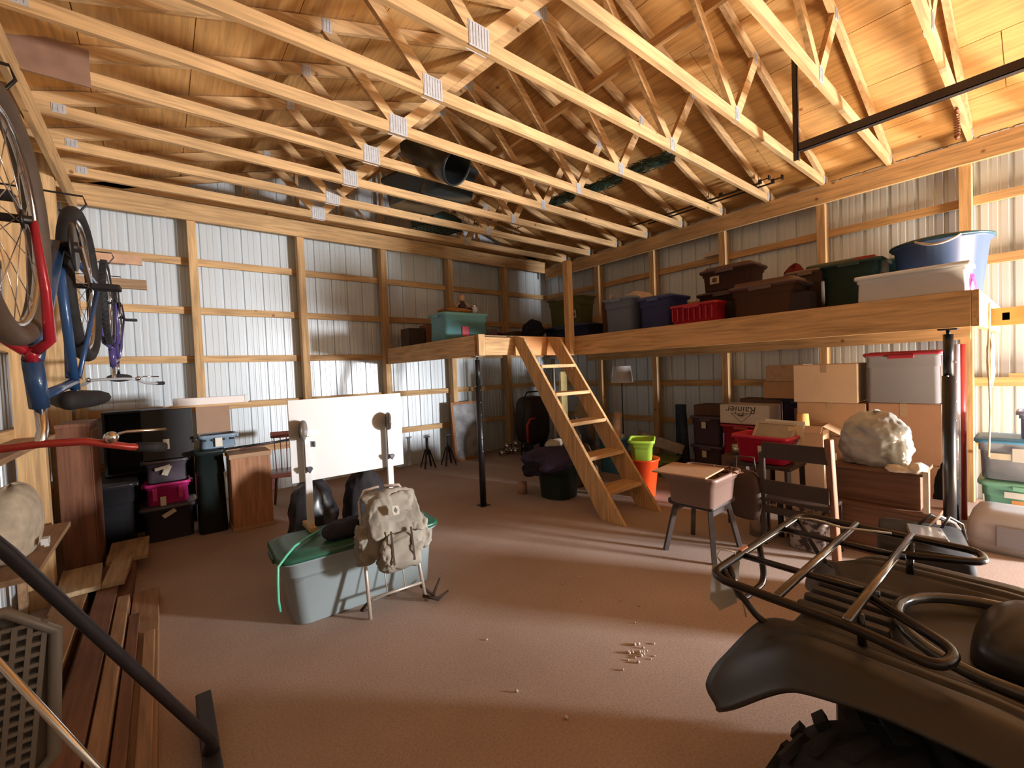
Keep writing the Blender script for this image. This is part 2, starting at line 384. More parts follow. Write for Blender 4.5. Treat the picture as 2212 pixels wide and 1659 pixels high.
def lid_mesh(w, d, h, r=.05, dome=.02):
    g = G(); a, b = w/2+.004, d/2+.004
    g.loft([rr(a-.012, b-.012, r, h-.002), rr(a, b, r, h-.018), rr(a+.004, b+.004, r, h-.018), rr(a+.004, b+.004, r, h+.004), rr(a-.006, b-.006, r, h+.012), rr(a-.03, b-.03, r, h+.010), rr(a-.045, b-.045, r, h+dome), rr(a-.09, b-.09, r*.6, h+dome)])
    return g
def tote(label, loc, w, d, h, m, rotz=0, lid=None, cat='storage tote', name='storage_tote', group=None, taper=.86, r=.05, handles=True, papertag=None, ribs=0, dome=.02):
    t = thing(name, label, cat, loc, rotz, group)
    tub_mesh(w, d, h, taper, r=r).make('tub', m, t)
    if ribs:
        g = G(); sc = taper+(1-taper)*.4
        for s in (-1, 1):
            for k in range(ribs):
                x = (k+.5)/ribs*w*.8 - w*.4
                g.cbox((x, s*(d/2*sc+.001), h*.40), (.03, .012, h*.55), (s*-math.atan((1-taper)*d/2/h), 0, 0))
        g.make('rib', m, t, bevel=.004)
    if handles:
        for s in (-1, 1):
            g = G(); g.cbox((s*(w/2+.008), 0, h-.03), (.02, d*.34, .035)); g.make('handle', lid or m, t, bevel=.006)
    if lid: lid_mesh(w, d, h, r, dome).make('lid', lid, t)
    if papertag:
        px, pz, side, tw_, th_ = papertag
        g = G(); g.cbox((px, side*(d/2+.004), pz), (tw_, .002, th_), (0, .08, 0)); g.make('paper_tag', PAPER, t)
    return t
def carton(label, loc, w, d, h, m=None, rotz=0, opened=False, group=None, tape=True, name='cardboard_box', cat='box'):
    m = m or CARD
    t = thing(name, label, cat, loc, rotz, group); g = G()
    if opened:
        T = .004
        g.box(-w/2, w/2, -d/2, d/2, 0, T); g.box(-w/2, w/2, -d/2, -d/2+T, 0, h); g.box(-w/2, w/2, d/2-T, d/2, 0, h); g.box(-w/2, -w/2+T, -d/2, d/2, 0, h); g.box(w/2-T, w/2, -d/2, d/2, 0, h)
        g.make('body', m, t)
        for a, b, rx, ry in ((0, -d/2, .5, 0), (0, d/2, -.6, 0)):
            f = G(); f.box(-w/2, w/2, 0 if b > 0 else -d*.42, d*.42 if b > 0 else 0, 0, .004, Matrix.Translation((a, b, h)) @ Euler((rx, ry, 0)).to_matrix().to_4x4()); f.make('flap', m, t)
        for a, ry in ((-w/2, 1.9), (w/2, .45)):
            f = G(); s = -1 if a < 0 else 1
            f.box(0 if a > 0 else -w*.35, w*.35 if a > 0 else 0, -d/2, d/2, 0, .004, Matrix.Translation((a, 0, h)) @ Euler((0, .5*s, 0)).to_matrix().to_4x4()); f.make('flap', m, t)
    else:
        g.box(-w/2, w/2, -d/2, d/2, 0, h-.005); g.make('body', m, t, bevel=.004)
        for s in (-1, 1):
            f = G(); f.box(-w/2+.002, w/2-.002, .0015 if s > 0 else -d/2+.002, d/2-.002 if s > 0 else -.0015, h-.005, h); f.make('flap', m, t)
        if tape:
            f = G(); f.box(-w/2-.001, w/2+.001, -.025, .025, h, h+.0012); f.box(-w/2-.0015, -w/2, -.025, .025, h*.78, h); f.make('tape', mat('parcel_tape', (.42,.29,.17), .3, var=.04), t)
    return t
def blob(name, label, cat, loc, size, m, seed=1, amp=.25, n=28, mm=16, squash=0.0, freq=3.0, parent=None, folds=0, group=None, flat=True, rotz=0, disp=None):
    """crumpled soft shape with folds, flat underside"""
    rnd = random.Random(seed); ph = [(rnd.uniform(0, 6), rnd.uniform(.6, 1.6), rnd.uniform(.6, 1.6)) for _ in range(6)]
    g = G(); secs = []
    for i in range(mm+1):
        th = PI*i/mm; row = []
        for k in range(n):
            a = 2*PI*k/n; r = 1
            for q, (p, f1, f2) in enumerate(ph): r += amp/6*math.sin(freq*f1*a*1.0 if False else round(freq*f1)*a+p+2.3*q+math.sin(f2*th*3+p)*1.4)*math.sin(th)
            if folds: r += folds*abs(math.sin(round(freq*2)*a + 3*math.sin(th*2+seed)))*math.sin(th)
            z = -math.cos(th)*(1+amp*.3*math.sin(3*a+ph[0][0]))
            if flat: z = max(z, -.62)
            p = (math.copysign(abs(math.cos(a))**.8, math.cos(a)), math.copysign(abs(math.sin(a))**.8, math.sin(a)))
            rr_ = r*math.sin(th)**.8 if math.sin(th) > 0 else 0
            row.append((size[0]*p[0]*rr_, size[1]*p[1]*rr_, size[2]*(z+(.62 if flat else 0))))
        secs.append(row)
    g.loft(secs, cap0=False, cap1=False)
    o = g.make(name, m, parent, loc, (0, 0, rotz), subd=1, disp=disp or (min(size)*.30, max(.05, min(size)*.5)))
    if parent is None: tag(o, label, cat, group)
    return o
def label_box(parent, x, y, z, w, h, m, nrm='y-', name='label'):
    g = G()
    if nrm[0] == 'y': g.box(x-w/2, x+w/2, y-.001, y+.001, z-h/2, z+h/2)
    else: g.box(x-.001, x+.001, y-w/2, y+w/2, z-h/2, z+h/2)
    return g.make(name, m, parent)
# ---------------------------------------------------------------- loft
DZ = 1.955
g = G(); g.box(-.019, .019, 0, 3.80, 0, .25); tag(g.make('loft_fascia', pine('y'), loc=(4.36, .34, 1.70), bevel=.003), 'long wide pine board along the open side of the loft', 'board')
g = G(); g.box(0, 1.98, -.019, .019, 0, .25); tag(g.make('loft_end_board', pine('x'), loc=(4.345, .319, 1.70), bevel=.003), 'pine board closing the right end of the loft', 'board')
g = G(); g.box(-.019, .019, 0, 2.45, 0, .24); tag(g.make('loft_fascia', pine('y'), loc=(2.83, 4.14, 1.71), bevel=.003), 'pine board carrying the left edge of the loft by the back wall', 'board')
g = G(); g.box(0, .44, -.019, .019, 0, .21); tag(g.make('loft_front_board', pine('x'), loc=(2.92, 4.10, 1.715), bevel=.003), 'short bright pine board left of the ladder top', 'board')
g = G(); g.box(-.045, .045, -.02, .02, 0, .245); tag(g.make('corner_block', pine('z'), loc=(2.86, 4.08, 1.71), bevel=.003), 'pine block on the left corner of the loft above the steel post', 'block')
g = G(); g.box(0, .92, -.019, .019, 0, .24); tag(g.make('loft_front_board', mat('orange_pine', (.70,.33,.12), .6, var=.1, scale=(3,20,20)), loc=(3.42, 4.16, 1.71), bevel=.003), 'orange toned board behind the top of the ladder', 'board')
g = G(); g.box(2.85, 6.45, 4.16, 6.6, 0, .015); g.box(4.38, 6.45, .34, 4.16, 0, .015)
tag(g.make('loft_deck', wood('deckply', (.50,.33,.18), 'y', knots=False), loc=(0,0,DZ-.015)), 'plywood deck of the storage loft', 'deck')
for i in range(9):
    y = .75+i*.41
    g = G(); g.box(0, 1.95, -.019, .019, 0, .14)
    tag(g.make('loft_joist', pine('x'), loc=(4.38, y, DZ-.155)), 'pine joist under the right loft, number %s from the viewer end' % ['one','two','three','four','five','six','seven','eight','nine'][i], 'joist', 'loft joists')
g = G(); g.box(-.019, .019, 0, 5.0, 0, .14); tag(g.make('loft_ledger', pine('y'), loc=(6.315, .5, DZ-.30)), 'pine ledger on the right wall under the loft', 'board')
g = G(); g.box(-.045, .045, -.045, .045, 0, 1.26); tag(g.make('guard_post', pine('z'), loc=(4.30, 4.055, 1.70), bevel=.004), 'upright pine post rising above the loft beside the ladder', 'post')
def jack(x, y, h, label):
    t = thing('jack_post', label, 'post', (x, y, 0)); a = G(); a.lathe([(.036, 0), (.036, h*.80)], 20); a.box(-.06,.06,-.06,.06,0,.006); a.make('outer_tube', BLACKM, t)
    a = G(); a.lathe([(.028, h*.8), (.028, h-.04)], 16); a.lathe([(.012, h-.06), (.012, h-.006)], 10); a.make('inner_tube', BLACKM, t)
    a = G(); a.box(-.05,.05,-.05,.05,h-.012,h-.001); a.make('top_plate', BLACKM, t)
    for k in range(7):
        a = G(); z = .62+k*.14; a.tube([(.0,-.034,z),(.0,-.039,z)], .008, 8); a.make('pin_hole', CHROME, t)
    a = G(); a.tube([(-.05,0,h*.8),(.05,0,h*.8)], .006, 8); a.make('pin', CHROME, t)
    return t
jack(2.80, 4.08, 1.705, 'black adjustable steel post under the left corner of the loft')
t = jack(4.42, .46, 1.70, 'black adjustable steel post under the right end of the loft')
# ladder
P0, P1 = Vector((0, 2.70, 0)), Vector((0, 4.05, 1.94))
t = thing('loft_ladder', 'steep pine ladder with six steps leaning on the loft', 'ladder', (3.37, 2.70, 0))
D = (P1-P0).normalized(); up = Vector((1,0,0)).cross(D).normalized()
for x in (0, .60):
    g = G(); h = .10
    # plumb cut stringer: polygon in yz
    n = Vector((0, D.z, -D.y)) # pointing away/down
    a = Vector((0, -.11, 0)); b = Vector((0, .10, 0)); e = P1-P0
    poly = [(-.16, 0), (.13, 0), (e.y+.09, e.z), (e.y-.0, e.z), (e.y-.145, e.z-.04)]
    g.prism([(p[0], p[1]) for p in poly], x-.019, x+.019, 'x'); g.make('stringer', wood('pine', PINE, 'z'), t, bevel=.003)
for k, z in enumerate((.26, .58, .92, 1.24, 1.56)):
    y = z*(1.35/1.94)
    g = G(); g.box(.019, .581, y-.135, y+.10, z-.019, z+.019); g.make('step', pine('x'), t, bevel=.004)
    for x in (.028, .572):
        g = G(); g.box(x-.009, x+.009, y-.09, y+.08, z-.055, z-.019); g.make('cleat', pine('y'), t)
# ---------------------------------------------------------------- totes and things on the loft
P_ = plastic
TEAL, OLIVE, NAVY, BLUEG, RED = P_('teal',(.16,.38,.40)), P_('olive',(.16,.17,.07)), P_('navy',(.03,.05,.14)), P_('bluegrey',(.17,.22,.32)), P_('red',(.42,.012,.03))
BROWN, DGREEN, TANP, WHP = P_('brown',(.10,.055,.045)), P_('darkgreen',(.015,.045,.035)), P_('tan',(.20,.14,.10)), P_('white',(.80,.83,.86))
TUBB = P_('tubblue',(.06,.10,.20), .3); LIME = P_('lime',(.42,.66,.07)); ORG = P_('orange',(.95,.09,.015)); GREYP = P_('grey',(.30,.33,.36)); LGREY = P_('lightgrey',(.42,.48,.50))
t = tote('pale teal storage tote with a pink tag near the left loft corner', (3.27, 5.18, DZ), .72, .45, .37, TEAL, lid=TEAL, ribs=0, taper=.95)
label_box(t, -.04, -.226, .13, .10, .13, P_('pink',(.75,.10,.16))); 
carton('dark box at the far left end of the loft by the wall post', (3.16, 6.38, DZ), .28, .28, .30, mat('dark_card',(.09,.07,.06),.8), tape=False)
carton('reddish brown box between the dark box and the teal tote', (3.45, 6.33, DZ), .26, .28, .36, mat('red_card',(.28,.13,.08),.8), tape=False)
tote('black storage tote behind the left side of the teal tote', (3.82, 6.25, DZ), .42, .4, .40, P_('black',(.02,.02,.022)), lid=P_('black',(.02,.02,.022)))
# clutter on the teal tote
blob('folded_blanket', 'orange brown blanket heaped on the teal tote', 'blanket', (3.20, 5.16, DZ+.392), (.22,.13,.05), cloth('amber',(.30,.13,.04)), 4)
def doll():
    t = thing('rag_doll', 'slumped brown stuffed toy on top of the teal tote', 'toy', (3.36, 5.22, DZ+.44))
    g = G(); g.loft([[(p[0]*s, p[1]*s*.8, z) for p in rr(.06,.05,.05,0)] for s, z in ((.7,0),(1.1,.04),(.9,.1),(.45,.15))]); g.make('body', cloth('darkb',(.06,.04,.04)), t, subd=1)
    g = G(); g.ball((0,0,.19),(.045,.04,.05)); g.make('head', cloth('sand',(.45,.26,.14)), t)
    for s in (-1,1):
        g = G(); g.tube([(s*.05,0,.12),(s*.10,-.01,.07),(s*.11,-.04,.01)],[.022,.018,.014],8); g.make('arm', cloth('sand',(.45,.26,.14)), t)
        g = G(); g.tube([(s*.03,-.02,.02),(s*.05,-.10,.02),(s*.06,-.15,.015)],[.026,.022,.018],8); g.make('leg', cloth('darkb',(.06,.04,.04)), t)
doll()
t = thing('glass_jar', 'small clear jar at the right end of the teal tote', 'jar', (3.52, 5.16, DZ+.392)); g = G(); g.lathe([(.045,0),(.05,.01),(.05,.08),(.04,.10),(.04,.11)],18); g.make('jar', mat('glassish',(.5,.52,.55),.1,spec=.8), t)
g = G(); g.lathe([(.043,.11),(.043,.13)],18); g.make('lid', CHROME, t)
def dining_chair(label, loc, rotz, m, w=.42, hh=.85, seat=.43, rounded=True):
    t = thing('wooden_chair', label, 'chair', loc, rotz); a = w/2
    g = G(); g.loft([rr(a,.2,.05,seat-.035), rr(a,.2,.05,seat)]); g.make('seat', m, t, bevel=.005)
    for x in (-1,1):
        g = G(); g.beam((x*(a-.04),-.16,seat-.03),(x*(a-.02),-.18,0),.035,.035); g.make('leg', m, t)
        g = G(); g.beam((x*(a-.04),.16,seat-.03),(x*(a-.02),.20,0),.035,.035); g.make('leg', m, t)
    pts = [(-a+.03,.17,seat),(-a+.02,.20,seat+.25),(-a+.06,.22,hh-.06),(-.08,.235,hh),(.08,.235,hh),(a-.06,.22,hh-.06),(a-.02,.20,seat+.25),(a-.03,.17,seat)]
    g = G(); g.tube(pts,.018,8); g.make('back_frame', m, t)
    g = G(); g.box(-a+.05,a-.05,.195,.21,seat+.1,hh-.06); g.make('backrest', m, t, bevel=.01)
    return t
carton('low grey box just right of the teal tote', (3.92, 5.5, DZ), .3, .3, .22, mat('mauve_card',(.16,.12,.13),.85), tape=False)
dc = dining_chair('short dark red child chair with rounded back on the loft', (4.28, 5.82, DZ), .5, P_('maroon',(.14,.03,.03)), .30, .42, .2)
carton('brown carton behind the ladder top on the loft', (4.72, 5.65, DZ), .34, .3, .22, mat('olive_card',(.13,.10,.07),.85), tape=False)
blob('duffel_bag', 'dark duffel bag leaning beside the olive tote on the loft', 'bag', (4.62, 5.15, DZ), (.18,.16,.22), cloth('ink',(.02,.025,.04)), 9)
tote('long low blue storage tote lying under the olive tote', (5.12, 4.72, DZ), .50, .95, .22, NAVY, .0, lid=NAVY, taper=.92)
t = tote('olive green storage tote with a round white label, on the blue one', (5.15, 4.80, DZ+.245), .42, .72, .44, OLIVE, .0, lid=P_('olivelid',(.22,.20,.13)), taper=.84)
g = G(); g.cbox((-.205,-.24,.15),(.003,.09,.12),(0,-.10,0)); g.make('label', mat('label_paper',(.55,.46,.38),.8), t)
g = G(); g.tube([(-.209,-.24,.15),(-.211,-.24,.15)], .028, 14); g.make('label_emblem', mat('emblem_ink',(.15,.08,.06),.8), t)
carton('dark brown carton standing between the olive tote and the blue tote', (5.3, 3.98, DZ), .40, .32, .52, mat('dbrown_card',(.11,.06,.045),.85), tape=False)
t = tote('grey blue storage tote with rags on top, left in the row of the loft', (4.72, 3.42, DZ), .48, .46, .43, BLUEG, lid=None, taper=.82)
blob('white_rag', 'crumpled white rag on the open grey blue tote', 'cloth', (4.80, 3.30, DZ+.35), (.19,.15,.10), cloth('rag',(.55,.45,.36)), 5, folds=.1)
t = thing('picture_frame', 'empty small frame sticking out of the grey blue tote', 'frame', (4.62, 3.56, DZ+.40), .2); 
for a in ((-.08,0,.0),(.08,0,0)): g = G(); g.cbox((a[0],0,.03),(.012,.012,.12)); g.make('stile', mat('cream_wood',(.62,.5,.38),.6), t)
for z in (-.024,.084): g = G(); g.cbox((0,0,z),(.17,.012,.012)); g.make('rail', mat('cream_wood',(.62,.5,.38),.6), t)
tote('dark blue storage tote right of the grey blue one', (4.78, 2.94, DZ), .46, .46, .37, P_('royal',(.05,.07,.20)), lid=P_('royal',(.05,.07,.20)), taper=.86)
t = tote('red slotted basket at the edge of the loft', (4.58, 2.40, DZ), .30, .54, .21, RED, lid=None, taper=.9, name='storage_basket', cat='basket')
g = G()
for k in range(8): g.cbox((-.146, -.22+k*.063, .10), (.010,.012,.13))
g.make('rib', RED, t)
carton('dark shoe box behind the red basket', (4.92, 2.36, DZ), .3, .55, .22, mat('ink_card',(.05,.035,.035),.85), tape=False)
tote('wide dark brown tote right of the red basket', (4.83, 1.78, DZ), .48, .62, .31, BROWN, lid=P_('brownlid',(.12,.065,.055)), dome=.05)
tote('black brown tote at the bottom of the pair behind the brown tote', (5.42, 2.42, DZ), .46, .66, .40, P_('umber',(.075,.045,.04)), lid=P_('umber',(.075,.045,.04)))
t = tote('brown tote with a white label, topmost of the stack on the loft', (5.42, 2.40, DZ+.425), .44, .62, .25, BROWN, lid=P_('brownlid',(.12,.065,.055)), dome=.04)
g = G(); g.cbox((-.212,.12,.13),(.003,.11,.09)); g.make('label', mat('label_paper',(.55,.46,.38),.8), t); g = G(); g.tube([(-.2135,.12,.13),(-.2145,.12,.13)], .03, 12); g.make('label_emblem', mat('emblem_ink',(.15,.08,.06),.8), t)
blob('red_jacket', 'dark red jacket bunched behind the topmost brown tote', 'jacket', (5.74, 1.84, DZ), (.15,.14,.40), cloth('wine',(.16,.03,.03)), 12)
tote('tan storage tote in the middle of the loft row', (5.36, 1.56, DZ), .46, .38, .46, TANP, lid=TANP, ribs=3)
carton('low black box in front of the tan tote', (4.76, 1.455, DZ), .26, .16, .19, mat('black_card',(.03,.025,.03),.8), tape=False)
tote('grey green tote far back between tan and dark green totes', (5.85, 1.42, DZ), .46, .56, .58, P_('moss',(.13,.14,.10)), lid=P_('moss',(.13,.14,.10)))
t = tote('dark green tote with red goods inside, left of the blue tub', (5.0, 1.12, DZ), .42, .46, .42, DGREEN, lid=None)
carton('red packet standing in the dark green tote', (4.90, 1.02, DZ+.02), .10, .14, .43, P_('redpkt',(.38,.02,.02)), tape=False, name='packet')
tote('second dark green lidded tote tucked against the blue tub', (5.55, .98, DZ), .42, .34, .46, DGREEN, lid=P_('greenlid',(.04,.13,.11)))
# round tub
t = thing('round_tub', 'large round blue tub with rope handles at the right end of the loft', 'tub', (5.06, .57, DZ))
g = G(); g.lathe([(.22,0),(.235,.01),(.285,.45),(.305,.455),(.305,.475),(.285,.48),(.28,.47),(.225,.02),(0,.02)], 40); g.make('tub', TUBB, t)
g = G(); g.lathe([(0,.50),(.16,.51),(.27,.50),(.315,.485),(.318,.47)], 40); g.make('lid', P_('tublid',(.03,.09,.10), .25), t)
for a0 in (PI*1.02, 0.1):
    c = (math.cos(a0)*.31, math.sin(a0)*.31); g = G(); pts = []
    for k in range(11):
        b = a0 - .42 + .84*k/10; s = math.sin(PI*k/10); pts.append((math.cos(b)*(.315+.02*s), math.sin(b)*(.315+.02*s), .43+.05*s if a0 < 1 else .47-.05*s))
    g.tube(pts, .009, 8); g.make('rope_handle', cloth('rope',(.60,.52,.42)), t)
tote('long white shallow bin at the edge of the loft', (4.545, .67, DZ), .28, .66, .21, WHP, lid=None, taper=.93, handles=False, r=.02, name='shallow_bin', cat='bin')
blob('pink_bag', 'bright pink bag hanging off the right end of the loft', 'bag', (4.66, .372, DZ), (.10,.035,.09), P_('hotpink',(.85,.05,.22)), 15)
# ---------------------------------------------------------------- left wall: bicycles hanging upside down
def bicycle(label, loc, rotz, frame, fork, bar, scale=1.0, knob=False, drop=False, tcol=None, sh=.95):
    t = thing('bicycle', label, 'bicycle', loc, rot=(0, PI, rotz)); t.scale = (scale,)*3
    fm = mat('paint_'+frame[0], frame[1], .3, .1, var=.05, coat=.4); fk = mat('paint_'+fork[0], fork[1], .3, .1, var=.05, coat=.4); bm_ = mat('paint_'+bar[0], bar[1], .3, .2, var=.05, coat=.4)
    R = .34; fy, ry = .52, -.50
    def wheel(y):
        g = G(); N = 40
        if knob:
            for k in range(54):
                a = 2*PI*k/54; g.cbox((0, y+math.cos(a)*(R+.001), R+math.sin(a)*(R+.001)), (.036,.016,.010), (a+PI/2,0,0))
        g.tube([(0, y+math.cos(2*PI*k/N)*(R-.022), R+math.sin(2*PI*k/N)*(R-.022)) for k in range(N)], .023 if not tcol else .028, 10, closed=True); w = g.make('wheel', (tcol or RUBBER) if y > 0 else RUBBER, t)
        g = G(); g.tube([(0, y+math.cos(2*PI*k/N)*(R-.052), R+math.sin(2*PI*k/N)*(R-.052)) for k in range(N)], .011, 8, closed=True); g.make('rim', CHROME, w)
        g = G()
        for k in range(24):
            a = 2*PI*k/24; s = -1 if k % 2 else 1; b = a + s*.7*(1 if k % 4 < 2 else -1)
            g.tube([(s*.03, y+math.cos(b)*.02, R+math.sin(b)*.02), (0, y+math.cos(a)*(R-.055), R+math.sin(a)*(R-.055))], .0014, 4)
        g.make('spokes', CHROME, w)
        g = G(); g.tube([(-.05,y,R),(.05,y,R)], .012, 8); g.tube([(-.034,y,R),(-.028,y,R)], .026, 12); g.tube([(.028,y,R),(.034,y,R)], .026, 12); g.make('hub', BLACKM, w)
    wheel(fy); wheel(ry)
    HT, HB = (0,.33,.86), (0,.37,.72); BB = (0,-.05,.27); ST = (0,-.20,.78)
    g = G(); g.tube([HT,HB], .024, 10); g.tube([HB,BB], .024, 10); g.tube([(0,.335,.83),ST], .016, 10); g.tube([BB,(0,-.21,.81)], .016, 10)
    for s in (-1,1): g.tube([(s*.02,-.06,.27),(s*.055,ry,R)], .010, 8); g.tube([(s*.016,-.19,.76),(s*.055,ry,R)], .009, 8)
    g.make('frame', fm, t)
    g = G()
    for s in (-1,1): g.tube([(s*.01,.385,.69),(s*.045,.40,.66),(s*.05,.44,.52),(s*.05,fy,R)], [.016,.015,.012,.009], 8)
    g.tube([HB,(0,.385,.68)], .018, 8); g.make('fork', fk, t)
    g = G(); g.tube([HT,(0,.315,.93),(0,.36,.97)], .014, 8); g.make('stem', CHROME, t)
    if drop:
        g = G(); pts = [(0,.36,.97),(.07,.36,.97),(.14,.35,.975),(.20,.31,1.01),(.27,.24,1.02),(.33,.17,1.02)]
    else: pts = [(0,.36,.97),(.10,.36,.975),(.20,.33,1.01),(.29,.27,1.03)]
    g = G(); g.tube([(-x,y,z) for x,y,z in pts[::-1]]+pts[1:], .012, 8); hb = g.make('handlebar', bm_, t)
    for s in (-1,1):
        a, b = Vector(pts[-2]), Vector(pts[-1]); a = a.lerp(b,.2); g = G(); g.tube([(s*a.x,a.y,a.z),(s*b.x,b.y,b.z)], .017, 10); g.make('grip', RUBBER, hb)
        g = G(); g.tube([(s*.16,.36,.965),(s*.20,.37,.955),(s*.30,.34,.96)], .005, 6); g.ball((s*.16,.36,.97),.02,8,6); g.make('brake_lever', CHROME, hb)
    g = G(); g.tube([(0,-.215,.80),(0,-.235,sh-.015)], .012, 8); g.make('seatpost', CHROME, t)
    g = G(); g.loft([[(x*w,y,z) for x,z in ((-1,.0),(-.8,.02),(0,.03),(.8,.02),(1,.0),(.8,-.025),(-.8,-.025))] for w,y,z0 in ((.09,-.37,.0),(.11,-.31,0),(.09,-.22,0),(.04,-.10,0),(.026,-.04,0))], Matrix.Translation((0,0,sh)) @ Matrix.Diagonal((1,1,1.5,1))); g.make('saddle', RUBBER, t, subd=1)
    g = G(); g.tube([(.045,-.05,.27),(.05,-.05,.27)], .09, 28); g.tube([(-.06,-.05,.27),(.06,-.05,.27)], .02, 10); cr = g.make('crankset', BLACKM, t)
    for s, dy, dz in ((-1,.10,-.13),(1,-.10,.13)):
        g = G(); g.beam((s*.065,-.05,.27),(s*.075,-.05+dy,.27+dz),.012,.022); g.make('crank_arm', CHROME, t)
        g = G(); g.cbox((s*.12,-.05+dy,.27+dz),(.09,.07,.022)); g.make('pedal', RUBBER, t, bevel=.006)
    return t
bicycle('nearest hanging bicycle with red fork, blue frame and red handlebar, upside down', (-.28, 2.28, 2.33), PI-.04, ('bikeblue',(.03,.09,.24)), ('bikered',(.45,.02,.04)), ('bikered2',(.40,.04,.03)), tcol=mat('gum_rubber',(.12,.09,.075),.6,var=.2), sh=.85)
bicycle('smaller dark violet bicycle hanging farthest along the left wall', (-.30, 5.20, 2.52), PI, ('violet',(.08,.06,.20)), ('violet',(.08,.06,.20)), ('barsilver',(.5,.5,.5)), .96, knob=True, drop=True)
# hooks and boards that carry the bicycles
for y, z, x1, lb in ((1.76,2.355,-.30,'above the front wheel of the nearest bicycle'),(2.78,2.355,-.26,'above the rear wheel of the nearest bicycle'),(4.72,2.55,-.28,'above the nearer wheel of the violet bicycle'),(5.70,2.55,-.28,'above the farther wheel of the violet bicycle')):
    g = G(); g.tube([(XL+.03,y,z+.045),(x1+.025,y,z+.045),(x1+.035,y,z+.01),(x1,y,z-.045),(x1-.03,y,z-.055),(x1-.055,y,z-.03)], .0045, 8)
    tag(g.make('bicycle_hook', BLACKM), 'steel hook on the left wall '+lb, 'hook', 'bicycle hooks')
g = G(); g.box(0,.50,-.02,.02,0,.10); tag(g.make('wall_board', mat('peach_board',(.62,.36,.22),.7), loc=(-.60,6.53,2.90)), 'peach coloured board nailed across the left end of the back wall', 'board')
g = G(); g.box(0,.72,-.02,.02,0,.09); tag(g.make('wall_board', oldpine(), loc=(-.78,5.5,2.45)), 'weathered board sticking out from the left wall above the small bicycle', 'board')
# ---------------------------------------------------------------- left side storage
t = thing('tall_cabinet', 'tall reddish brown cabinet against the left wall', 'cabinet', (-.53, 5.02, 0))
MAH = wood('mahogany', (.26,.11,.06), 'z', knots=False)
g = G(); g.box(-.12,.07,-.25,.25,0,1.22); g.make('carcass', MAH, t, bevel=.004)
g = G(); g.box(.07,.08,-.24,.24,.05,1.18); g.make('door', MAH, t, bevel=.003)
g = G(); g.box(-.12,.08,-.27,.27,1.22,1.25); g.make('top_board', MAH, t, bevel=.003)
t = thing('dark_shelf', 'black shelf unit behind the pink basket', 'shelf', (-.12, 6.15, 0))
DK = mat('black_laminate',(.022,.02,.02),.55)
for x in (-.36,.34): g = G(); g.box(x,x+.02,-.2,.2,0,1.27); g.make('side_panel', DK, t)
for z in (.02,.62,1.25): g = G(); g.box(-.34,.34,-.2,.2,z,z+.02); g.make('shelf', DK, t)
g = G(); g.box(-.34,.34,.19,.2,.02,1.27); g.make('back_panel', DK, t)
t = tote('dark slate tote with a paper tag, bottom of the stack left', (.0, 5.62, 0), .44, .40, .33, P_('slate',(.05,.05,.075)), lid=P_('slatelid',(.09,.09,.12)))
g = G(); g.cbox((.0,-.213,.27),(.11,.002,.045),(.3,-.5,0)); g.make('paper_tag', PAPER, t)
tote('black tote at the bottom beside the slate tote', (-.40, 5.55, 0), .33, .40, .62, P_('black',(.02,.02,.022)), lid=P_('black',(.02,.02,.022)))
t = tote('magenta plastic basket stacked on the slate tote', (.0, 5.60, .352), .37, .32, .21, P_('magenta',(.60,.03,.20)), lid=None, taper=.88, name='storage_basket', cat='basket')
g = G(); 
g.cbox((-.10,-.152,.11),(.035,.008,.12)); g.make('rib', P_('magenta',(.60,.03,.20)), t); g = G(); g.cbox((.10,-.152,.11),(.035,.008,.12)); g.make('rib', P_('magenta',(.60,.03,.20)), t); g = G(); g.cbox((-.04,-.165,.04),(.045,.002,.09)); g.make('paper_tag', PAPER, t)
t = tote('purple grey tote on the magenta basket', (.0, 5.62, .565), .36, .32, .22, P_('plumgrey',(.12,.10,.12)), lid=None)
g = G(); g.cbox((.0,-.168,.12),(.05,.002,.10),(.1,.4,0)); g.cbox((-.03,-.170,.15),(.12,.002,.03),(.1,-.2,0)); g.make('paper_tag', PAPER, t)
t = carton('black upright case with a paper tag above the purple grey tote', (.03, 5.64, .79), .40, .30, .495, DK, tape=False, name='upright_case', cat='case')
g = G(); g.box(-.045,.005,-.156,-.152,.10,.20); g.make('paper_tag', PAPER, t)
tote('tall very dark green tote under the pale blue basket', (.35, 5.50, 0), .26, .34, .83, P_('nightgreen',(.012,.02,.018)), lid=P_('nightgreen',(.012,.02,.018)), taper=.95)
t = tote('pale blue slotted basket with a paper tag', (.43, 5.50, .852), .34, .28, .14, P_('paleblue',(.22,.30,.38)), lid=None, taper=.9, name='storage_basket', cat='basket')
g = G()
for k in range(4): g.cbox((-.12+k*.08,-.137,.09),(.03,.006,.02))
g.make('slot', RUBBER, t); g = G(); g.box(-.03,.03,-.152,-.15,.02,.11); g.make('paper_tag', PAPER, t)
g = G(); g.box(-.15,.15,-.006,.006,0,.34); tag(g.make('hardboard_sheet', mat('hardboard',(.36,.22,.14),.8,var=.05), loc=(.42,5.66,.95), rot=(-.02,0,0)), 'brown hardboard sheet standing behind the pale blue basket', 'board')
g = G(); g.box(0,.70,-.09,.09,0,.018); tag(g.make('pale_board', pine('x'), loc=(.05,5.42,1.29)), 'thin pale board lying across the brown panel and dark case', 'board')
t = thing('lamp_fixture', 'long white fixture lying on the thin pale board', 'fixture', (.08, 5.38, 1.308))
g = G(); g.box(.03,.60,-.035,.035,0,.075); g.make('housing', mat('cream_enamel',(.80,.72,.66),.4,var=.02), t, bevel=.006)
for x in (0,.60): g = G(); g.box(x,x+.03,-.037,.037,0,.077); g.make('end_cap', WHITE, t)
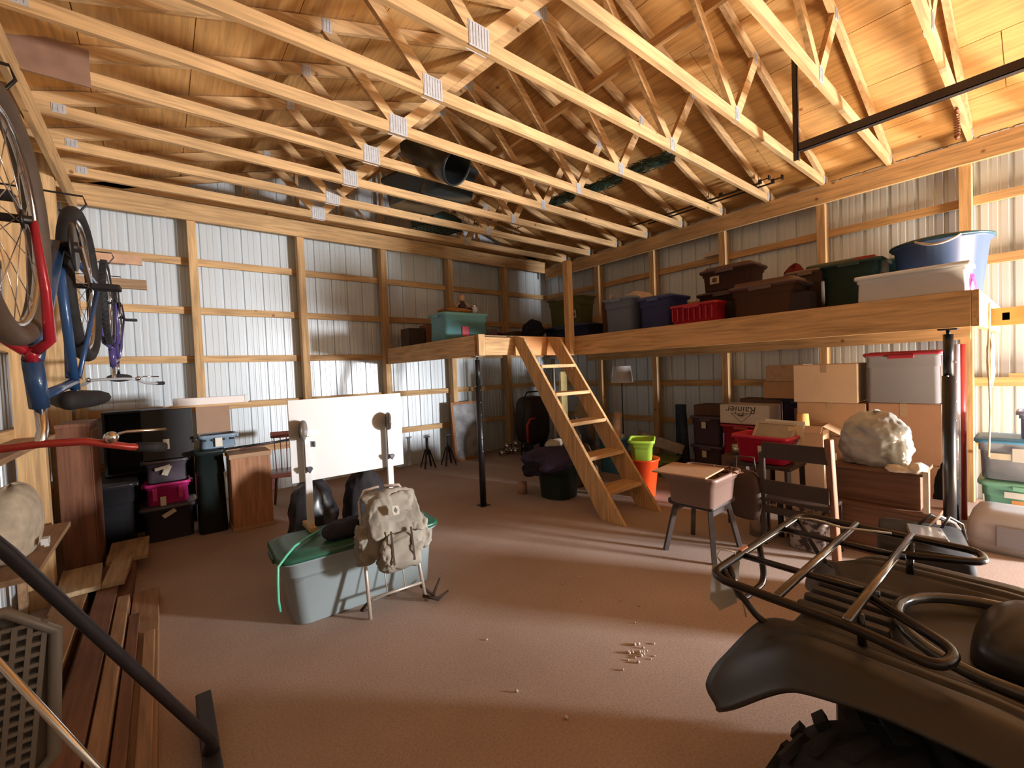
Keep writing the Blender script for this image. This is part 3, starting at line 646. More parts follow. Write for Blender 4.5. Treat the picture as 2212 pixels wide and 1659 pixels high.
# wooden crate
t = thing('wooden_crate', 'upright reddish wooden crate right of the dark green tote', 'crate', (.68, 5.36, 0))
CR = wood('crate', (.46,.22,.11), 'z', knots=False)
g = G(); g.box(-.18,.18,-.18,.18,.04,.78); g.make('body', CR, t, bevel=.006)
for z in (0,.745): g = G(); g.box(-.19,.19,-.19,.19,z,z+.045); g.make('band', wood('crateband',(.48,.29,.16),'x',knots=False), t, bevel=.005)
# long things lying on the crate
for a,b,m,lb in (((.45,5.36,.835),(1.35,5.55,.835),BLACKM,'black ski pole lying over the wooden crate'),((.62,5.44,.80),(1.45,5.62,.86),mat('rust',(.20,.09,.06),.7),'rust brown rod lying over the wooden crate')):
    g = G(); g.tube([a,b],.012,8); tag(g.make('long_rod', m), lb, 'rod')
# spindle chair behind the crate
t = thing('spindle_chair', 'dark reddish spindle back chair behind the whiteboard stand', 'chair', (1.13, 5.75, 0), -.35); M = mat('cherry',(.16,.05,.035),.35)
g = G(); g.loft([rr(.2,.2,.08,.40), rr(.215,.215,.08,.42), rr(.2,.2,.08,.44)]); g.make('seat', M, t)
for x,y in ((-1,-1),(1,-1),(-1,1),(1,1)): g = G(); g.tube([(x*.14,y*.14,.40),(x*.19,y*.19,0)],[.02,.014],8); g.make('leg', M, t)
for k in range(6): g = G(); x=-.15+.06*k; g.tube([(x,.17,.44),(x*1.15,.24,.82)],.007,6); g.make('spindle', M, t)
g = G(); g.beam((-.21,.245,.85),(.21,.245,.85),.025,.08); g.make('top_rail', M, t, bevel=.01)
# dark bags behind the big bin
blob('black_bag', 'black leather bag standing behind the drafting board leg', 'bag', (.95, 3.97, 0), (.20,.19,.42), mat('black_leather',(.02,.02,.024),.35,spec=.6), 21, amp=.15)
blob('black_bag', 'dark padded bag right of the black leather bag', 'bag', (1.42, 4.0, 0), (.20,.19,.42), cloth('char',(.035,.032,.034)), 22, amp=.15)
# ---------------------------------------------------------------- big green lidded bin with drafting board and backpack
LG = P_('mist',(.36,.43,.44)); FOREST = P_('forest',(.02,.10,.06))
t = tote('very long grey bin with green lid carrying the drafting board', (1.03, 3.10, 0), 1.06, .50, .43, LG, -.03, lid=FOREST, taper=.86, r=.09, dome=.03)
t = thing('drafting_board', 'white tilted drafting board on two white legs', 'drafting board', (1.08, 3.30, .462))
g = G(); g.box(-.41,.42,.0,.02,.34,.92); g.make('board', WHITE, t, bevel=.003)
for x in (-.31,.29):
    g = G(); g.beam((x,-.03,0.02),(x,-.03,.66),.045,.025,up=(0,1,0)); lg = g.make('leg', WHITE, t, bevel=.003)
    g = G(); g.box(x-.022,x+.022,-.10,.12,0,.035); g.make('foot', pine('y'), t, bevel=.004)
    g = G(); g.beam((x-.005,-.05,.44),(x-.005,-.05,.66),.022,.008,up=(0,1,0)); g.make('hinge_arm', GALV, t)
    g = G(); T = Matrix.Translation((x-.025 if x<0 else x-.01,-.06,.71)) @ Matrix.Rotation(PI/2,4,'Y') @ Matrix.Rotation(.5 if x<0 else .2,4,'X')
    g.lathe([(.0,-.012),(.065,-.012),(.07,0),(.065,.012),(0,.012)],28,T); g.make('tilt_disc', mat('bronze_plastic',(.10,.075,.055),.4), t)
    g = G(); g.box(x,x+.09,-.004,.0,.66,.70); g.make('bracket', GALV, t)
    g = G(); g.prism([(-.022,.01),(0,-.022),(.022,.01),(.016,.022),(-.016,.022)],-.018,.018,'y',Matrix.Translation((x,-.07,.43))); g.make('knob', P_('knob',(.05,.045,.06)), t, bevel=.003)
g = G(); g.cbox((-.26,-.02,.60),(.018,.03,.04)); g.make('knob', P_('knob',(.05,.045,.06)), t, bevel=.006)
# green cord over the left edge of the bin
g = G(); g.tube([(.80,3.17,.475),(.72,3.10,.48),(.60,2.98,.48),(.535,2.90,.462),(.478,2.845,.43),(.470,2.83,.34),(.468,2.83,.24),(.475,2.835,.17)], .008, 8); tag(g.make('green_cord', P_('mint',(.12,.55,.35)),None), 'light green cord hanging over the left edge of the long bin', 'cord')
blob('sleeping_bag', 'dark rolled sleeping bag lying on the green lid', 'sleeping bag', (.93, 2.99, .468), (.17,.08,.065), cloth('coal',(.04,.04,.05)), 31, amp=.08)
# external frame backpack
t = thing('frame_backpack', 'khaki canvas backpack on a tubular frame leaning on the bin', 'backpack', (1.13, 2.66, 0), rot=(-.32, 0, -.08))
FR = mat('worn_aluminium',(.58,.50,.42),.4,.5)
for s in (-1,1):
    g = G(); g.tube([(s*.185,0,.005),(s*.175,0,.3),(s*.16,0,.72),(s*.12,0,.79),(s*.02,0,.80)], .012, 8); g.make('frame_tube', FR, t)
for z in (.12,.42,.62): g = G(); g.tube([(-.18,0,z),(.18,0,z)], .009, 8); g.make('cross_tube', FR, t)
for x in (-.06,.06): g = G(); g.tube([(x,0,.12),(x,0,.42)], .004, 6); g.make('frame_wire', FR, t)
KH = mat('khaki_canvas',(.30,.275,.225),.9,var=.18,scale=(7,7,7),bump=.5,spec=.1)
def pack(x,y,z,sx,sy,sz,seed,nm):
    rnd = random.Random(seed); g = G(); S=[]
    for i in range(9):
        f = i/8; w = .80+.32*math.sin(PI*min(1,f*1.05)**.8) ; w *= 1 if f<.9 else .85
        row = []
        for q in rr(sx*w, sy*w, min(sx,sy)*.55*w, 0, 4):
            a = math.atan2(q[1],q[0]); k = 1+.07*math.sin(5*a+seed+f*7)+.05*math.sin(9*a+f*13+seed*2)
            row.append((q[0]*k+x, q[1]*k+y, z+sz*f+.012*math.sin(4*a+seed)))
        S.append(row)
    g.loft(S); return g.make(nm, KH, t, subd=2, disp=(.045,.045))
pack(0,-.11,.34,.165,.085,.40,3,'main_sack'); pack(0,-.20,.26,.12,.055,.22,5,'front_pocket'); pack(-.185,-.09,.34,.05,.06,.24,7,'side_pocket'); pack(.185,-.09,.34,.05,.06,.24,9,'side_pocket')
g = G(); rows=[]
for i in range(9):
    f=i/8; y=.0-.235*f if f<.75 else -.18-.05*(f-.75)*4; z=.775-.02*f if f<.6 else .765-.28*(f-.6)/.4*1.0
    rows.append([(x*(1-.12*f*0)+.006*math.sin(11*x*9+i), y+(.014*math.sin(24*x+i)), z-.9*abs(x)**2*.9) for x in [(-.17+.34*k/10) for k in range(11)]])
g2=G(); n=11
vs=[p for r in rows for p in r]; fs=[(i*n+k,i*n+k+1,(i+1)*n+k+1,(i+1)*n+k) for i in range(8) for k in range(10)]
g2.sm=True; g2.add(vs,fs); o=g2.make('top_flap', KH, t); md=o.modifiers.new('s','SOLIDIFY'); md.thickness=.006; md=o.modifiers.new('u','SUBSURF'); md.levels=2; md.render_levels=2; tx_=bpy.data.textures.new('clouds','CLOUDS'); tx_.noise_scale=.05; md=o.modifiers.new('d','DISPLACE'); md.texture=tx_; md.strength=.03; md.mid_level=.35; md.texture_coords='LOCAL'
g = G(); g.prism([(0,.03),(.022,0),(0,-.03),(-.022,0)] and [(-.02,.028),(.02,.028),(.024,0),(.02,-.028),(-.02,-.028),(-.024,0)],-.262,-.256,'y',Matrix.Translation((-.01,0,.62))); bd=g.make('badge', mat('badge',(.48,.45,.37),.7,var=.02), t)
g = G(); g.prism([(-.012,.0),(0,.018),(.012,0),(0,-.018)],-.264,-.2615,'y',Matrix.Translation((-.01,0,.62))); g.make('badge_emblem', mat('badge_ink',(.12,.11,.10),.7), bd)
STRAP = cloth('strap',(.07,.05,.04))
for x in (-.06,.07): g = G(); g.beam((x,-.262,.50),(x-.01,-.268,.30),.012,.004,up=(0,1,0)); g.make('strap', STRAP, t)
for a in (((.17,.02,.10),(.24,.0,.02),(.33,.06,.10)),((.16,-.02,.04),(.24,-.08,.0),(.34,-.03,.02)),((-.15,.02,.12),(-.21,.08,.06),(-.16,.14,.04))): g = G(); g.tube(a,[.010,.014,.006],6); g.make('strap', STRAP, t)
# ---------------------------------------------------------------- back wall, right of the centre
t = thing('chalkboard', 'small chalkboard in a brown wood frame leaning on the back wall', 'chalkboard', (4.17, 6.43, 0), rot=(-.10, 0, -.02)); BF = wood('redwood',(.42,.19,.08),'z',knots=False)
g = G(); g.box(-.25,.25,-.004,.008,.04,.98); g.make('slate', mat('dusty_slate',(.18,.18,.19),.7,col2=(.42,.42,.43),scale=(5,5,5),thresh=(.35,.7)), t)
for x in (-.27,.27): g = G(); g.box(x-.022,x+.022,-.012,.012,0,1.02); g.make('frame_stile', BF, t)
for z in (.0,.975): g = G(); g.box(-.248,.248,-.012,.012,z,z+.045); g.make('frame_rail', BF, t)
def jackstand(x,y,label):
    t = thing('jack_stand', label, 'jack stand', (x,y,0)); m = mat('dark_iron',(.035,.03,.035),.5,.4)
    for a in range(4): c,s=math.cos(a*PI/2+.7),math.sin(a*PI/2+.7); g=G(); g.beam((c*.13,s*.13,.005),(c*.035,s*.035,.30),.03,.012); g.make('leg', m, t)
    g=G(); g.tube([(0,0,.22),(0,0,.50)],.022,10); g.make('column', m, t); g=G(); g.cbox((0,0,.505),(.10,.04,.015)); g.make('saddle', m, t)
jackstand(3.32,6.38,'left one of the two dark jack stands by the chalkboard'); jackstand(3.66,6.30,'right one of the two dark jack stands, next to the chalkboard')
t = thing('dumbbell_set', 'heap of chrome tubes and fittings on the floor right of the chalkboard', 'fittings', (4.95, 6.30, 0), .1)
for i,(a,b,c) in enumerate(((-.18,0,.06),(.0,.05,.06),(.12,-.04,.06),(-.05,.0,.17))):
    g=G(); g.tube([(a-.12,b-.1,c),(a+.15,b-.06,c)],.03,12); g.tube([(a-.13,b-.1,c),(a-.11,b-.1,c)],.055,14); g.tube([(a+.14,b-.06,c),(a+.16,b-.06,c)],.055,14); g.make('chrome_fitting', CHROME, t)
# red and black machine behind the ladder
t = thing('hand_truck', 'black and red covered machine standing by the back wall behind the ladder', 'machine', (5.30, 6.02, 0))
g=G(); g.loft([rr(.30,.22,.1,.12),rr(.31,.22,.12,.6),rr(.29,.20,.14,.95),rr(.22,.15,.12,1.06)]); g.make('cover', mat('dark_vinyl',(.045,.03,.03),.5), t, subd=1)
g=G(); g.tube([(-.33,-.05,.0),(-.34,-.12,.6),(-.30,-.12,1.0),(-.18,-.1,1.13),(.1,-.1,1.13)],.014,8); g.make('frame_tube', BLACKM, t)
g=G(); g.tube([(-.31,-.22,.25),(-.32,-.23,.55),(-.26,-.24,.66),(-.14,-.24,.66)],.022,8); g.make('red_trim', P_('redtrim',(.50,.05,.03)), t)
for x in (-.2,.2): g=G(); g.lathe([(0,-.03),(.11,-.03),(.12,0),(.11,.03),(0,.03)],20,Matrix.Translation((x,-.1,.12))@Matrix.Rotation(PI/2,4,'Y')); g.make('wheel', RUBBER, t)
# fence post and pipe behind the ladder
g=G(); g.box(-.065,.065,-.02,.02,0,1.48); tag(g.make('yellow_post', mat('pale_yellow_wood',(.80,.66,.30),.6), loc=(4.85,4.75,0)), 'bright yellowish upright board seen through the ladder', 'board')
g=G(); g.tube([(0,0,0),(0,0,1.68)],.03,14); tag(g.make('steel_pipe', CHROME, loc=(4.72,4.82,0)), 'shiny steel pipe upright beside the yellowish board', 'pipe')
g=G(); g.tube([(0,0,0),(0,0,1.60)],.014,10); tag(g.make('steel_pipe', GALV, loc=(4.66,4.75,0)), 'thin galvanised pipe upright left of the thick shiny pipe', 'pipe')
# clothes bin left of the ladder
t = tote('dark green round cornered bin heaped with clothes left of the ladder', (3.66,3.72,0), .50,.50,.44, P_('bottle',(.012,.035,.028)), .2, taper=.80, r=.16, name='clothes_bin', cat='bin')
blob('clothes_pile', 'heap of dark purple and black clothes on the dark green bin', 'clothes', (3.60,3.74,.36),(.34,.30,.14), mat('dark_fabric',(.02,.018,.028),.9,col2=(.06,.05,.10),scale=(5,5,5),thresh=(.5,.75),bump=.6,spec=.1), 41, folds=.12)
blob('white_towel', 'cream folded towel on top of the clothes heap', 'towel', (3.80,3.92,.56),(.20,.10,.05), cloth('cream',(.50,.46,.36)), 42, amp=.3, rotz=.6)
blob('dark_sleeve', 'dark sleeve drooping from the left of the clothes bin', 'clothes', (3.26,3.70,.33),(.15,.11,.09), cloth('inky',(.02,.018,.028)), 43)
g=G(); g.lathe([(0,0),(.06,.001),(.06,.14),(0,.14)],16); tag(g.make('tan_can', mat('tan_can',(.38,.22,.14),.7), loc=(3.42,4.12,0)), 'tan cylinder on the floor behind the clothes bin', 'can')
blob('black_duffel', 'black and brown duffel bag behind the ladder', 'bag', (4.22,3.92,0),(.25,.21,.33), mat('duffel',(.025,.02,.02),.6,col2=(.11,.07,.05),scale=(3,3,3),thresh=(.55,.7)), 44, amp=.2)
blob('black_trash_bag', 'shiny black trash bag behind the middle steps of the ladder', 'bag', (4.68,4.36,0),(.24,.2,.48), mat('bag_black',(.02,.02,.022),.25,spec=.7), 45, folds=.08)
blob('brown_sack', 'brown burlap sack on the bags behind the upper steps', 'sack', (5.15,4.62,.0),(.18,.16,.62), cloth('burlap',(.28,.20,.12)), 46)
g=G(); g.box(-.03,.03,-.05,.05,0,.16); tag(g.make('teal_carton', P_('tealcard',(.14,.30,.34)), loc=(3.98,3.50,0)), 'small teal package behind the lowest steps of the ladder', 'package')
t = tote('sky blue tub with white cloths right of the ladder', (5.10,4.00,0), .36,.36,.50, P_('sky',(.10,.36,.55)), .1, name='blue_tub', cat='tub')
blob('white_cloths', 'white cloths piled in the sky blue tub', 'cloth', (5.12,4.02,.45),(.13,.13,.08), cloth('white',(.70,.66,.60)), 47, folds=.12)
g=G(); g.tube([(0,0,0),(.22,.10,.42)],.065,14); tag(g.make('rolled_pad', cloth('skin',(.62,.42,.28),.1), loc=(4.94,3.86,.42)), 'tan rolled foam pad leaning in the sky blue tub', 'pad')
# floor lamp
t = thing('floor_lamp', 'floor lamp with a plastic wrapped white shade by the right wall', 'floor lamp', (6.08,4.57,0))
g=G(); g.lathe([(.13,0),(.13,.015),(.02,.03)],24); g.make('base', BLACKM, t); g=G(); g.tube([(0,0,.02),(0,0,1.28)],.009,8); g.make('pole', BLACKM, t)
g=G(); n=36; S=[]
for z,r in ((1.25,.185),(1.30,.18),(1.50,.155),(1.53,.15)): S.append([((r+.006*math.sin(k*2.7+z*9))*math.cos(2*PI*k/n),(r+.006*math.sin(k*3.9))*math.sin(2*PI*k/n),z) for k in range(n)])
g.loft(S,cap0=False,cap1=False); g.make('lamp_shade', mat('wrapped_shade',(.72,.66,.62),.2,spec=.8), t)
# ---------------------------------------------------------------- middle right clutter
t = thing('orange_bucket', 'bright orange bucket under the lime green tub', 'bucket', (4.36,3.02,0))
g=G(); g.lathe([(.13,0),(.135,.005),(.185,.42),(.20,.425),(.20,.44),(.18,.44),(.13,.012),(0,.012)],36); g.make('bucket', ORG, t)
t = tote('lime green tub nested in the orange bucket', (4.36,3.02,.39), .42,.30,.28, LIME, .55, taper=.72, r=.05, handles=False, name='lime_tub', cat='tub')
g=G(); g.cbox((.10,-.140,.22),(.06,.003,.05),(.2,0,0)); g.make('sticker', WHITE, t)
tote('moss green tote on the floor behind the orange bucket', (5.40,3.42,0), .50,.42,.22, P_('mossgreen',(.17,.22,.05)), .3, lid=P_('mossgreen',(.17,.22,.05)))
t = carton('long grey printed box leaning on the moss green tote', (5.45,3.50,.36), .20,.62,.14, mat('printed_card',(.30,.25,.20),.8,var=.25,scale=(20,20,20)), .9, tape=False); t.rotation_euler = (.35,0,.9)
g=G(); g.tube([(0,0,.004),(.10,.05,.92)],.075,18); tag(g.make('rolled_mat', cloth('slateblue',(.045,.075,.12),.1), loc=(5.92,3.42,0)), 'dark blue rolled mat standing left of the purple totes', 'mat')
g=G(); g.tube([(0,0,.004),(.06,.08,.80)],.06,18); tag(g.make('rolled_mat', cloth('slateblue2',(.04,.055,.08),.1), loc=(5.80,3.28,0)), 'shorter dark rolled mat in front of the dark blue one', 'mat')
PUR = P_('purplegrey',(.11,.08,.11))
for i,(z,lb) in enumerate(((0,'lower one of two purple grey totes right of the rolled mats'),(.40,'upper one of two purple grey totes, paper tag on its front'))):
    t = tote(lb, (6.0,2.98,z), .44,.46,.375, PUR, .0, lid=PUR)
    g=G(); g.cbox((-.222,.02,.27),(.003,.06,.09)); g.make('paper_tag', PAPER, t)
carton('flat brown box on the purple grey totes', (6.02,2.95,.80), .36,.44,.14, mat('umber_card',(.13,.07,.05),.85), tape=False)
t = tote('dark red tote under the white printed fruit box', (5.72,2.40,.33), .36,.52,.40, P_('crimson',(.36,.02,.04)), .0, lid=P_('crimson',(.36,.02,.04)), taper=.92)
carton('brown carton on the floor under the dark red tote', (5.70,2.42,0), .36,.44,.325, CARD)
# printed box (lettering upside down)
t = thing('fruit_box', 'white printed fruit box upside down on the dark red tote', 'box', (5.70,2.36,.755))
g=G(); g.box(-.17,.17,-.29,.29,0,.235); g.make('body', mat('white_card',(.62,.56,.50),.8,var=.03), t, bevel=.004)
g=G(); g.box(-.172,.172,-.292,.292,.0,.012); g.make('base_edge', mat('white_card2',(.50,.42,.36),.8,var=.03), t)
cu = bpy.data.curves.new('printed_lettering','FONT'); cu.body='Rainier'; cu.size=.125; cu.align_x='CENTER'; cu.align_y='CENTER'; cu.extrude=.0006; cu.materials.append(mat('print_ink',(.07,.06,.06),.7)); cu.shear=.15
tx = bpy.data.objects.new('printed_lettering',cu); COL.objects.link(tx); bpy.context.view_layer.update(); me_=bpy.data.meshes.new_from_object(tx.evaluated_get(bpy.context.evaluated_depsgraph_get())); bpy.data.objects.remove(tx)
tx=bpy.data.objects.new('printed_lettering',me_); COL.objects.link(tx); tx.parent=t; tx.location=(-.1715,.03,.178); tx.rotation_euler=(PI/2,PI,-PI/2)
g=G(); INK=MC['print_ink']
A=[(-.12,.13),(0,.02),(.12,.13)]  # triangle emblem pointing down, y,z
for (y0,z0),(y1,z1) in zip(A,A[1:]+A[:1]): g.beam((-.1718,y0+.03,z0),(-.1718,y1+.03,z1),.0012,.006,up=(0,0,1)) if y0!=y1 else 0
for y,z,r in ((.0,.105,.02),(-.02,.115,.012),(.03,.112,.014)): g.box(-.1725,-.1715,y+.03-r,y+.03+r,z-.008,z+.008)
for k in range(-4,5): g.box(-.1725,-.1715,.03+k*.016-.004,.03+k*.016+.004,.075-.012*0+abs(k)*.010,.085+abs(k)*.010)
g.make('printed_emblem', INK, t)
carton('dark carton behind the white printed fruit box', (6.05,2.32,.0), .26,.50,1.04, mat('umber_card',(.13,.07,.05),.85), tape=False)
for i,(x,y,r,h,c,lb) in enumerate(((5.05,2.20,.085,.10,(.55,.55,.50),'short tin with a white lid left of the gold tin'),(4.98,2.02,.08,.13,(.55,.45,.18),'gold round tin in front of the dark red tote'),(5.20,1.98,.10,.16,(.30,.27,.18),'wide dark glass jar right of the gold tin'))):
    t = thing('round_tin', lb, 'tin', (x,y,.49)); g=G(); g.lathe([(0,0),(r,.002),(r,h)],24); g.make('body', mat('tin%d'%i,c,.25,.7), t)
    g=G(); g.lathe([(r+.003,h-.02),(r+.003,h),(0,h+.002)],24); g.make('lid', mat('tinlid%d'%i,(.6,.58,.48),.3,.7), t)
carton('brown carton carrying the round tins', (5.10,2.10,.0), .46,.46,.485, mat('dbrown_card',(.11,.06,.045),.85), tape=False)
t = carton('open brown carton right of the printed fruit box', (5.17,1.62,.55), .32,.40,.30, CARD, .1, opened=True)
carton('closed brown carton holding up the open carton', (5.17,1.60,0), .40,.44,.545, CARDL)
# red tub with pictures
t = tote('bright red tub holding framed pictures', (4.30,1.64,.60), .36,.50,.25, P_('tubred',(.55,.015,.05)), -.05, taper=.78, r=.05, handles=False, name='red_tub', cat='tub')
g=G(); g.cbox((-.165,-.02,.10),(.003,.04,.13),(0,-.15,0)); g.make('paper_tag', PAPER, t)
t = thing('framed_picture', 'framed sketch leaning out of the red tub', 'picture', (4.22,1.62,.66), rot=(0,.62,-.15))
g=G(); g.box(-.003,.003,-.16,.16,0,.34); g.make('picture', mat('sketch',(.45,.40,.30),.6,col2=(.32,.28,.2),scale=(6,6,6)), t)
for y in (-.17,.17): g=G(); g.box(-.008,.008,y-.012,y+.012,-.01,.35); g.make('frame_stile', mat('pale_frame',(.50,.43,.33),.5), t)
for z in (-.01,.34): g=G(); g.box(-.008,.008,-.158,.158,z-.01,z+.012); g.make('frame_rail', mat('pale_frame',(.50,.43,.33),.5), t)
t = thing('framed_picture', 'second white edged frame behind the sketch in the red tub', 'picture', (4.30,1.60,.66), rot=(0,.60,-.2))
g=G(); g.box(-.008,.008,-.19,.17,0,.36); g.make('picture', WHITE, t)
g=G(); g.box(-.004,.004,-.06,.06,0,.2); tag(g.make('yellow_card', mat('yellow_card',(.80,.62,.34),.7), loc=(4.36,1.42,.72)), 'pale yellow card upright at the right end of the red tub', 'card')
g=G(); g.lathe([(.075,0),(.05,.40)],20); tag(g.make('small_shade', mat('amber_shade',(.80,.45,.14),.7), loc=(5.12,1.60,.56)), 'small amber lamp shade standing in the open brown carton', 'lamp shade')
t = thing('folding_table', 'small dark side table under the red tub', 'table', (4.32,1.66,0)); DW = mat('dark_wood',(.05,.035,.03),.5,bump=.1)
g=G(); g.box(-.20,.20,-.27,.27,.565,.595); g.make('table_top', DW, t, bevel=.004)
for x in (-.17,.17):
    for y in (-.24,.24): g=G(); g.beam((x,y,.565),(x*1.05,y*1.05,0),.035,.035); g.make('leg', DW, t)
g=G(); g.lathe([(0,0),(.085,.001),(.075,.34),(.06,.36)],24); tag(g.make('steel_canister', CHROME, loc=(4.02,1.60,0)), 'tall shiny steel canister beside the stool', 'canister')
t=tote('open wire milk crate with white stuff under the dark chair', (4.05,1.22,.0), .34,.30,.26, mat('floral',(.45,.38,.34),.8,col2=(.08,.05,.05),scale=(22,22,22),thresh=(.42,.55)), 0, handles=False, name='patterned_box', cat='box')
# dark stool with brown tote
t = thing('dark_stool', 'dark four legged stool carrying the brown tub', 'stool', (3.40,1.80,0), .03)
g=G(); g.loft([rr(.20,.18,.03,.385),rr(.21,.19,.03,.395),rr(.21,.19,.03,.425)]); g.make('seat', DW, t)
for x in (-1,1):
    for y in (-1,1): g=G(); g.beam((x*.15,y*.14,.39),(x*.23,y*.20,0),.034,.034); g.make('leg', DW, t)
for y in (-1,1): g=G(); g.beam((-.15,y*.14,.355),(.15,y*.14,.355),.018,.06); g.make('apron', DW, t)
MV = P_('mauvebrown',(.24,.15,.12), .45)
tote('mauve brown tub full of cords on the dark stool', (3.33,1.76,.426), .52,.44,.24, MV, .05, taper=.78, r=.05, handles=False, name='brown_tub', cat='tub')
t = carton('flat tan board lying across the brown tub', (3.24,1.82,.668), .40,.42,.012, CARD, .12, tape=False, name='flat_board', cat='board')
g=G(); rnd=random.Random(3)
for k in range(5): g.tube([(rnd.uniform(-.12,.12),-.12+.24*j/7+rnd.uniform(-.03,.03),.02+rnd.uniform(0,.05)) for j in range(8)],.007,6)
tag(g.make('cord_tangle', cloth('cords',(.24,.12,.08)), loc=(3.46,1.66,.60)), 'tangle of brown cords in the brown tub', 'cords')
t = thing('leather_bag', 'dark brown leather bag hanging behind the stool', 'bag', (3.80,1.62,0)); g=G(); g.loft([[(p[0]*s,p[1]*s,z) for p in rr(.06,.13,.05,0)] for s,z in ((.8,.18),(1,.3),(1,.5),(.7,.62))]); g.make('body', mat('brown_leather',(.08,.045,.03),.5), t, subd=1)
g=G(); g.tube([(0,-.08,.60),(0,-.07,.72),(0,.07,.72),(0,.08,.60)],.008,8); g.make('strap', mat('brown_leather',(.08,.045,.03),.5), t)
# ladder back chair with slats
t = thing('slat_chair', 'dark slatted chair with tall brown back post left of the cartons', 'chair', (3.80,1.22,0)); RW=mat('red_brown_wood',(.24,.11,.055),.5)
g=G(); g.beam((.05,-.22,.0),(-.02,-.20,.93),.05,.05); g.make('back_post', RW, t, bevel=.01)
g=G(); g.beam((.05,.28,.0),(-.02,.26,.78),.045,.045); g.make('back_post', DW, t, bevel=.01)
for z,h in ((.80,.13),(.50,.12),(.32,.06)): g=G(); g.beam((-.02,-.20,z),(-.02,.26,z+.0),.02,h); g.make('slat', DW, t, bevel=.006)
g=G(); g.box(-.02,.30,-.2,.26,.38,.41); g.make('seat', DW, t, bevel=.008)
for y in (-.18,.24): g=G(); g.beam((.28,y,.38),(.30,y,0),.035,.035); g.make('front_leg', DW, t)
# ---------------------------------------------------------------- carton tower by the right wall
carton('large plain carton at the bottom left of the carton wall', (5.66,1.45,0), .46,.56,.36, CARD)
carton('large plain carton, second from the floor in the left column', (5.66,1.45,.365), .46,.60,.34, CARD)
carton('large plain carton, third from the floor in the left column', (5.66,1.45,.71), .46,.60,.345, CARD)
carton('large plain carton on top of the left column', (5.64,1.49,1.06), .48,.56,.40, CARDL)
carton('wide brown carton at the foot of the right column', (5.66,.87,0), .46,.52,.50, mat('card_rust',(.42,.235,.14),.85,var=.05))
carton('wide brown carton under the grey tote with the red lid', (5.66,.87,.505), .46,.52,.56, mat('card_rust',(.42,.235,.14),.85,var=.05))
t=tote('large grey tote with dark red lid on top of the right column', (5.64,.88,1.07), .48,.56,.47, P_('greyclear',(.20,.19,.20)), lid=P_('redlid',(.33,.02,.04)), taper=.93, r=.04)
carton('small carton with faded print on the upper left of the cartons', (6.02,2.02,1.265), .34,.40,.195, mat('card_pale',(.56,.42,.30),.85,col2=(.47,.33,.22),scale=(3,30,30)), tape=True)
carton('small plain carton under the faded printed one', (6.02,2.06,1.055), .34,.38,.205, CARD)
t=tote('black tote with a paper patch left of the carton wall', (6.13,1.90,.62), .42,.42,.42, P_('inkblue',(.03,.03,.05)), lid=P_('inkblue',(.03,.03,.05)), taper=.96); g=G(); g.cbox((-.236,-.02,.24),(.003,.10,.16)); g.make('paper_patch', mat('patch',(.30,.20,.17),.8), t)
carton('dark carton on the floor under the black tote', (6.13,1.90,0), .40,.40,.61, mat('umber_card',(.13,.07,.05),.85), tape=False)
# brown chest with bag of pillows
BC = wood('brownchest',(.19,.095,.055),'y',knots=False)
t = thing('wooden_chest', 'low wide brown chest behind the vehicle rack', 'chest', (4.42,.80,0)); g=G(); g.box(-.24,.24,-.30,.34,0,.36); g.make('body', BC, t, bevel=.006); g=G(); g.box(-.25,.25,-.31,.35,.36,.385); g.make('lid', BC, t, bevel=.004)
t = thing('drawer_box', 'narrower brown box on the low wide chest', 'box', (4.44,.86,.386)); g=G(); g.box(-.20,.20,-.27,.26,0,.25); g.make('body', BC, t, bevel=.005); g=G(); g.box(-.215,.215,-.285,.275,.25,.275); g.make('top_board', BC, t, bevel=.004)
g=G(); g.box(-.022,.022,-.015,.015,0,.30); tag(g.make('pale_stick', mat('pale_stick',(.66,.58,.44),.6), loc=(4.20,.555,.386)), 'pale square stick upright at the right of the brown box', 'stick')
BAGM = mat('clear_bag',(.50,.51,.48),.22,col2=(.26,.25,.22),scale=(6,6,6),bump=.8,spec=.8,detail=6)
blob('pillow_bag', 'clear plastic bag stuffed with pillows on the brown box', 'bag', (4.44,.885,.662),(.185,.22,.26), BAGM, 51, amp=.12, n=56, mm=36, folds=.03, freq=4, disp=(.055,.09))
blob('work_glove', 'cream work glove left of the pair at the foot of the pillow bag', 'glove', (4.22,.70,.662),(.06,.09,.028), cloth('glove',(.66,.58,.46)), 52, amp=.4, freq=5)
blob('work_glove', 'cream work glove on the right corner of the brown box', 'glove', (4.24,.605,.662),(.07,.05,.045), cloth('glove',(.66,.58,.46)), 53, amp=.4, freq=5)
# right edge stack
t=tote('mint green tote at the bottom of the stack at the right edge', (5.62,.10,0), .44,.58,.42, P_('minty',(.22,.50,.36)), lid=P_('minty',(.22,.50,.36)))
g=G(); g.cbox((-.222,.05,.24),(.003,.10,.10)); g.make('label', mat('orange_label',(.62,.28,.10),.7), t); g=G(); g.cbox((-.224,.06,.33),(.003,.16,.05)); g.make('label', WHITE, t)
CLR = mat('clear_plastic',(.62,.66,.74),.12,var=.03,trans=.75,spec=.5)
t=tote('clear tote with blue lid on the mint green tote', (5.62,.10,.445), .46,.62,.33, CLR, lid=P_('azure',(.08,.30,.55)), handles=False, taper=.88, r=.07); g=G(); g.cbox((-.226,.06,.22),(.003,.07,.11)); g.make('label', WHITE, t); g=G(); g.cbox((-.222,.16,.20),(.003,.12,.05)); g.make('label', PAPER, t)
blob('folded_linens', 'tan and brown linens inside the clear tote', 'linens', (5.62,.12,.458),(.16,.24,.15), mat('linens',(.50,.36,.28),.9,col2=(.20,.14,.16),scale=(4,4,9)), 54)
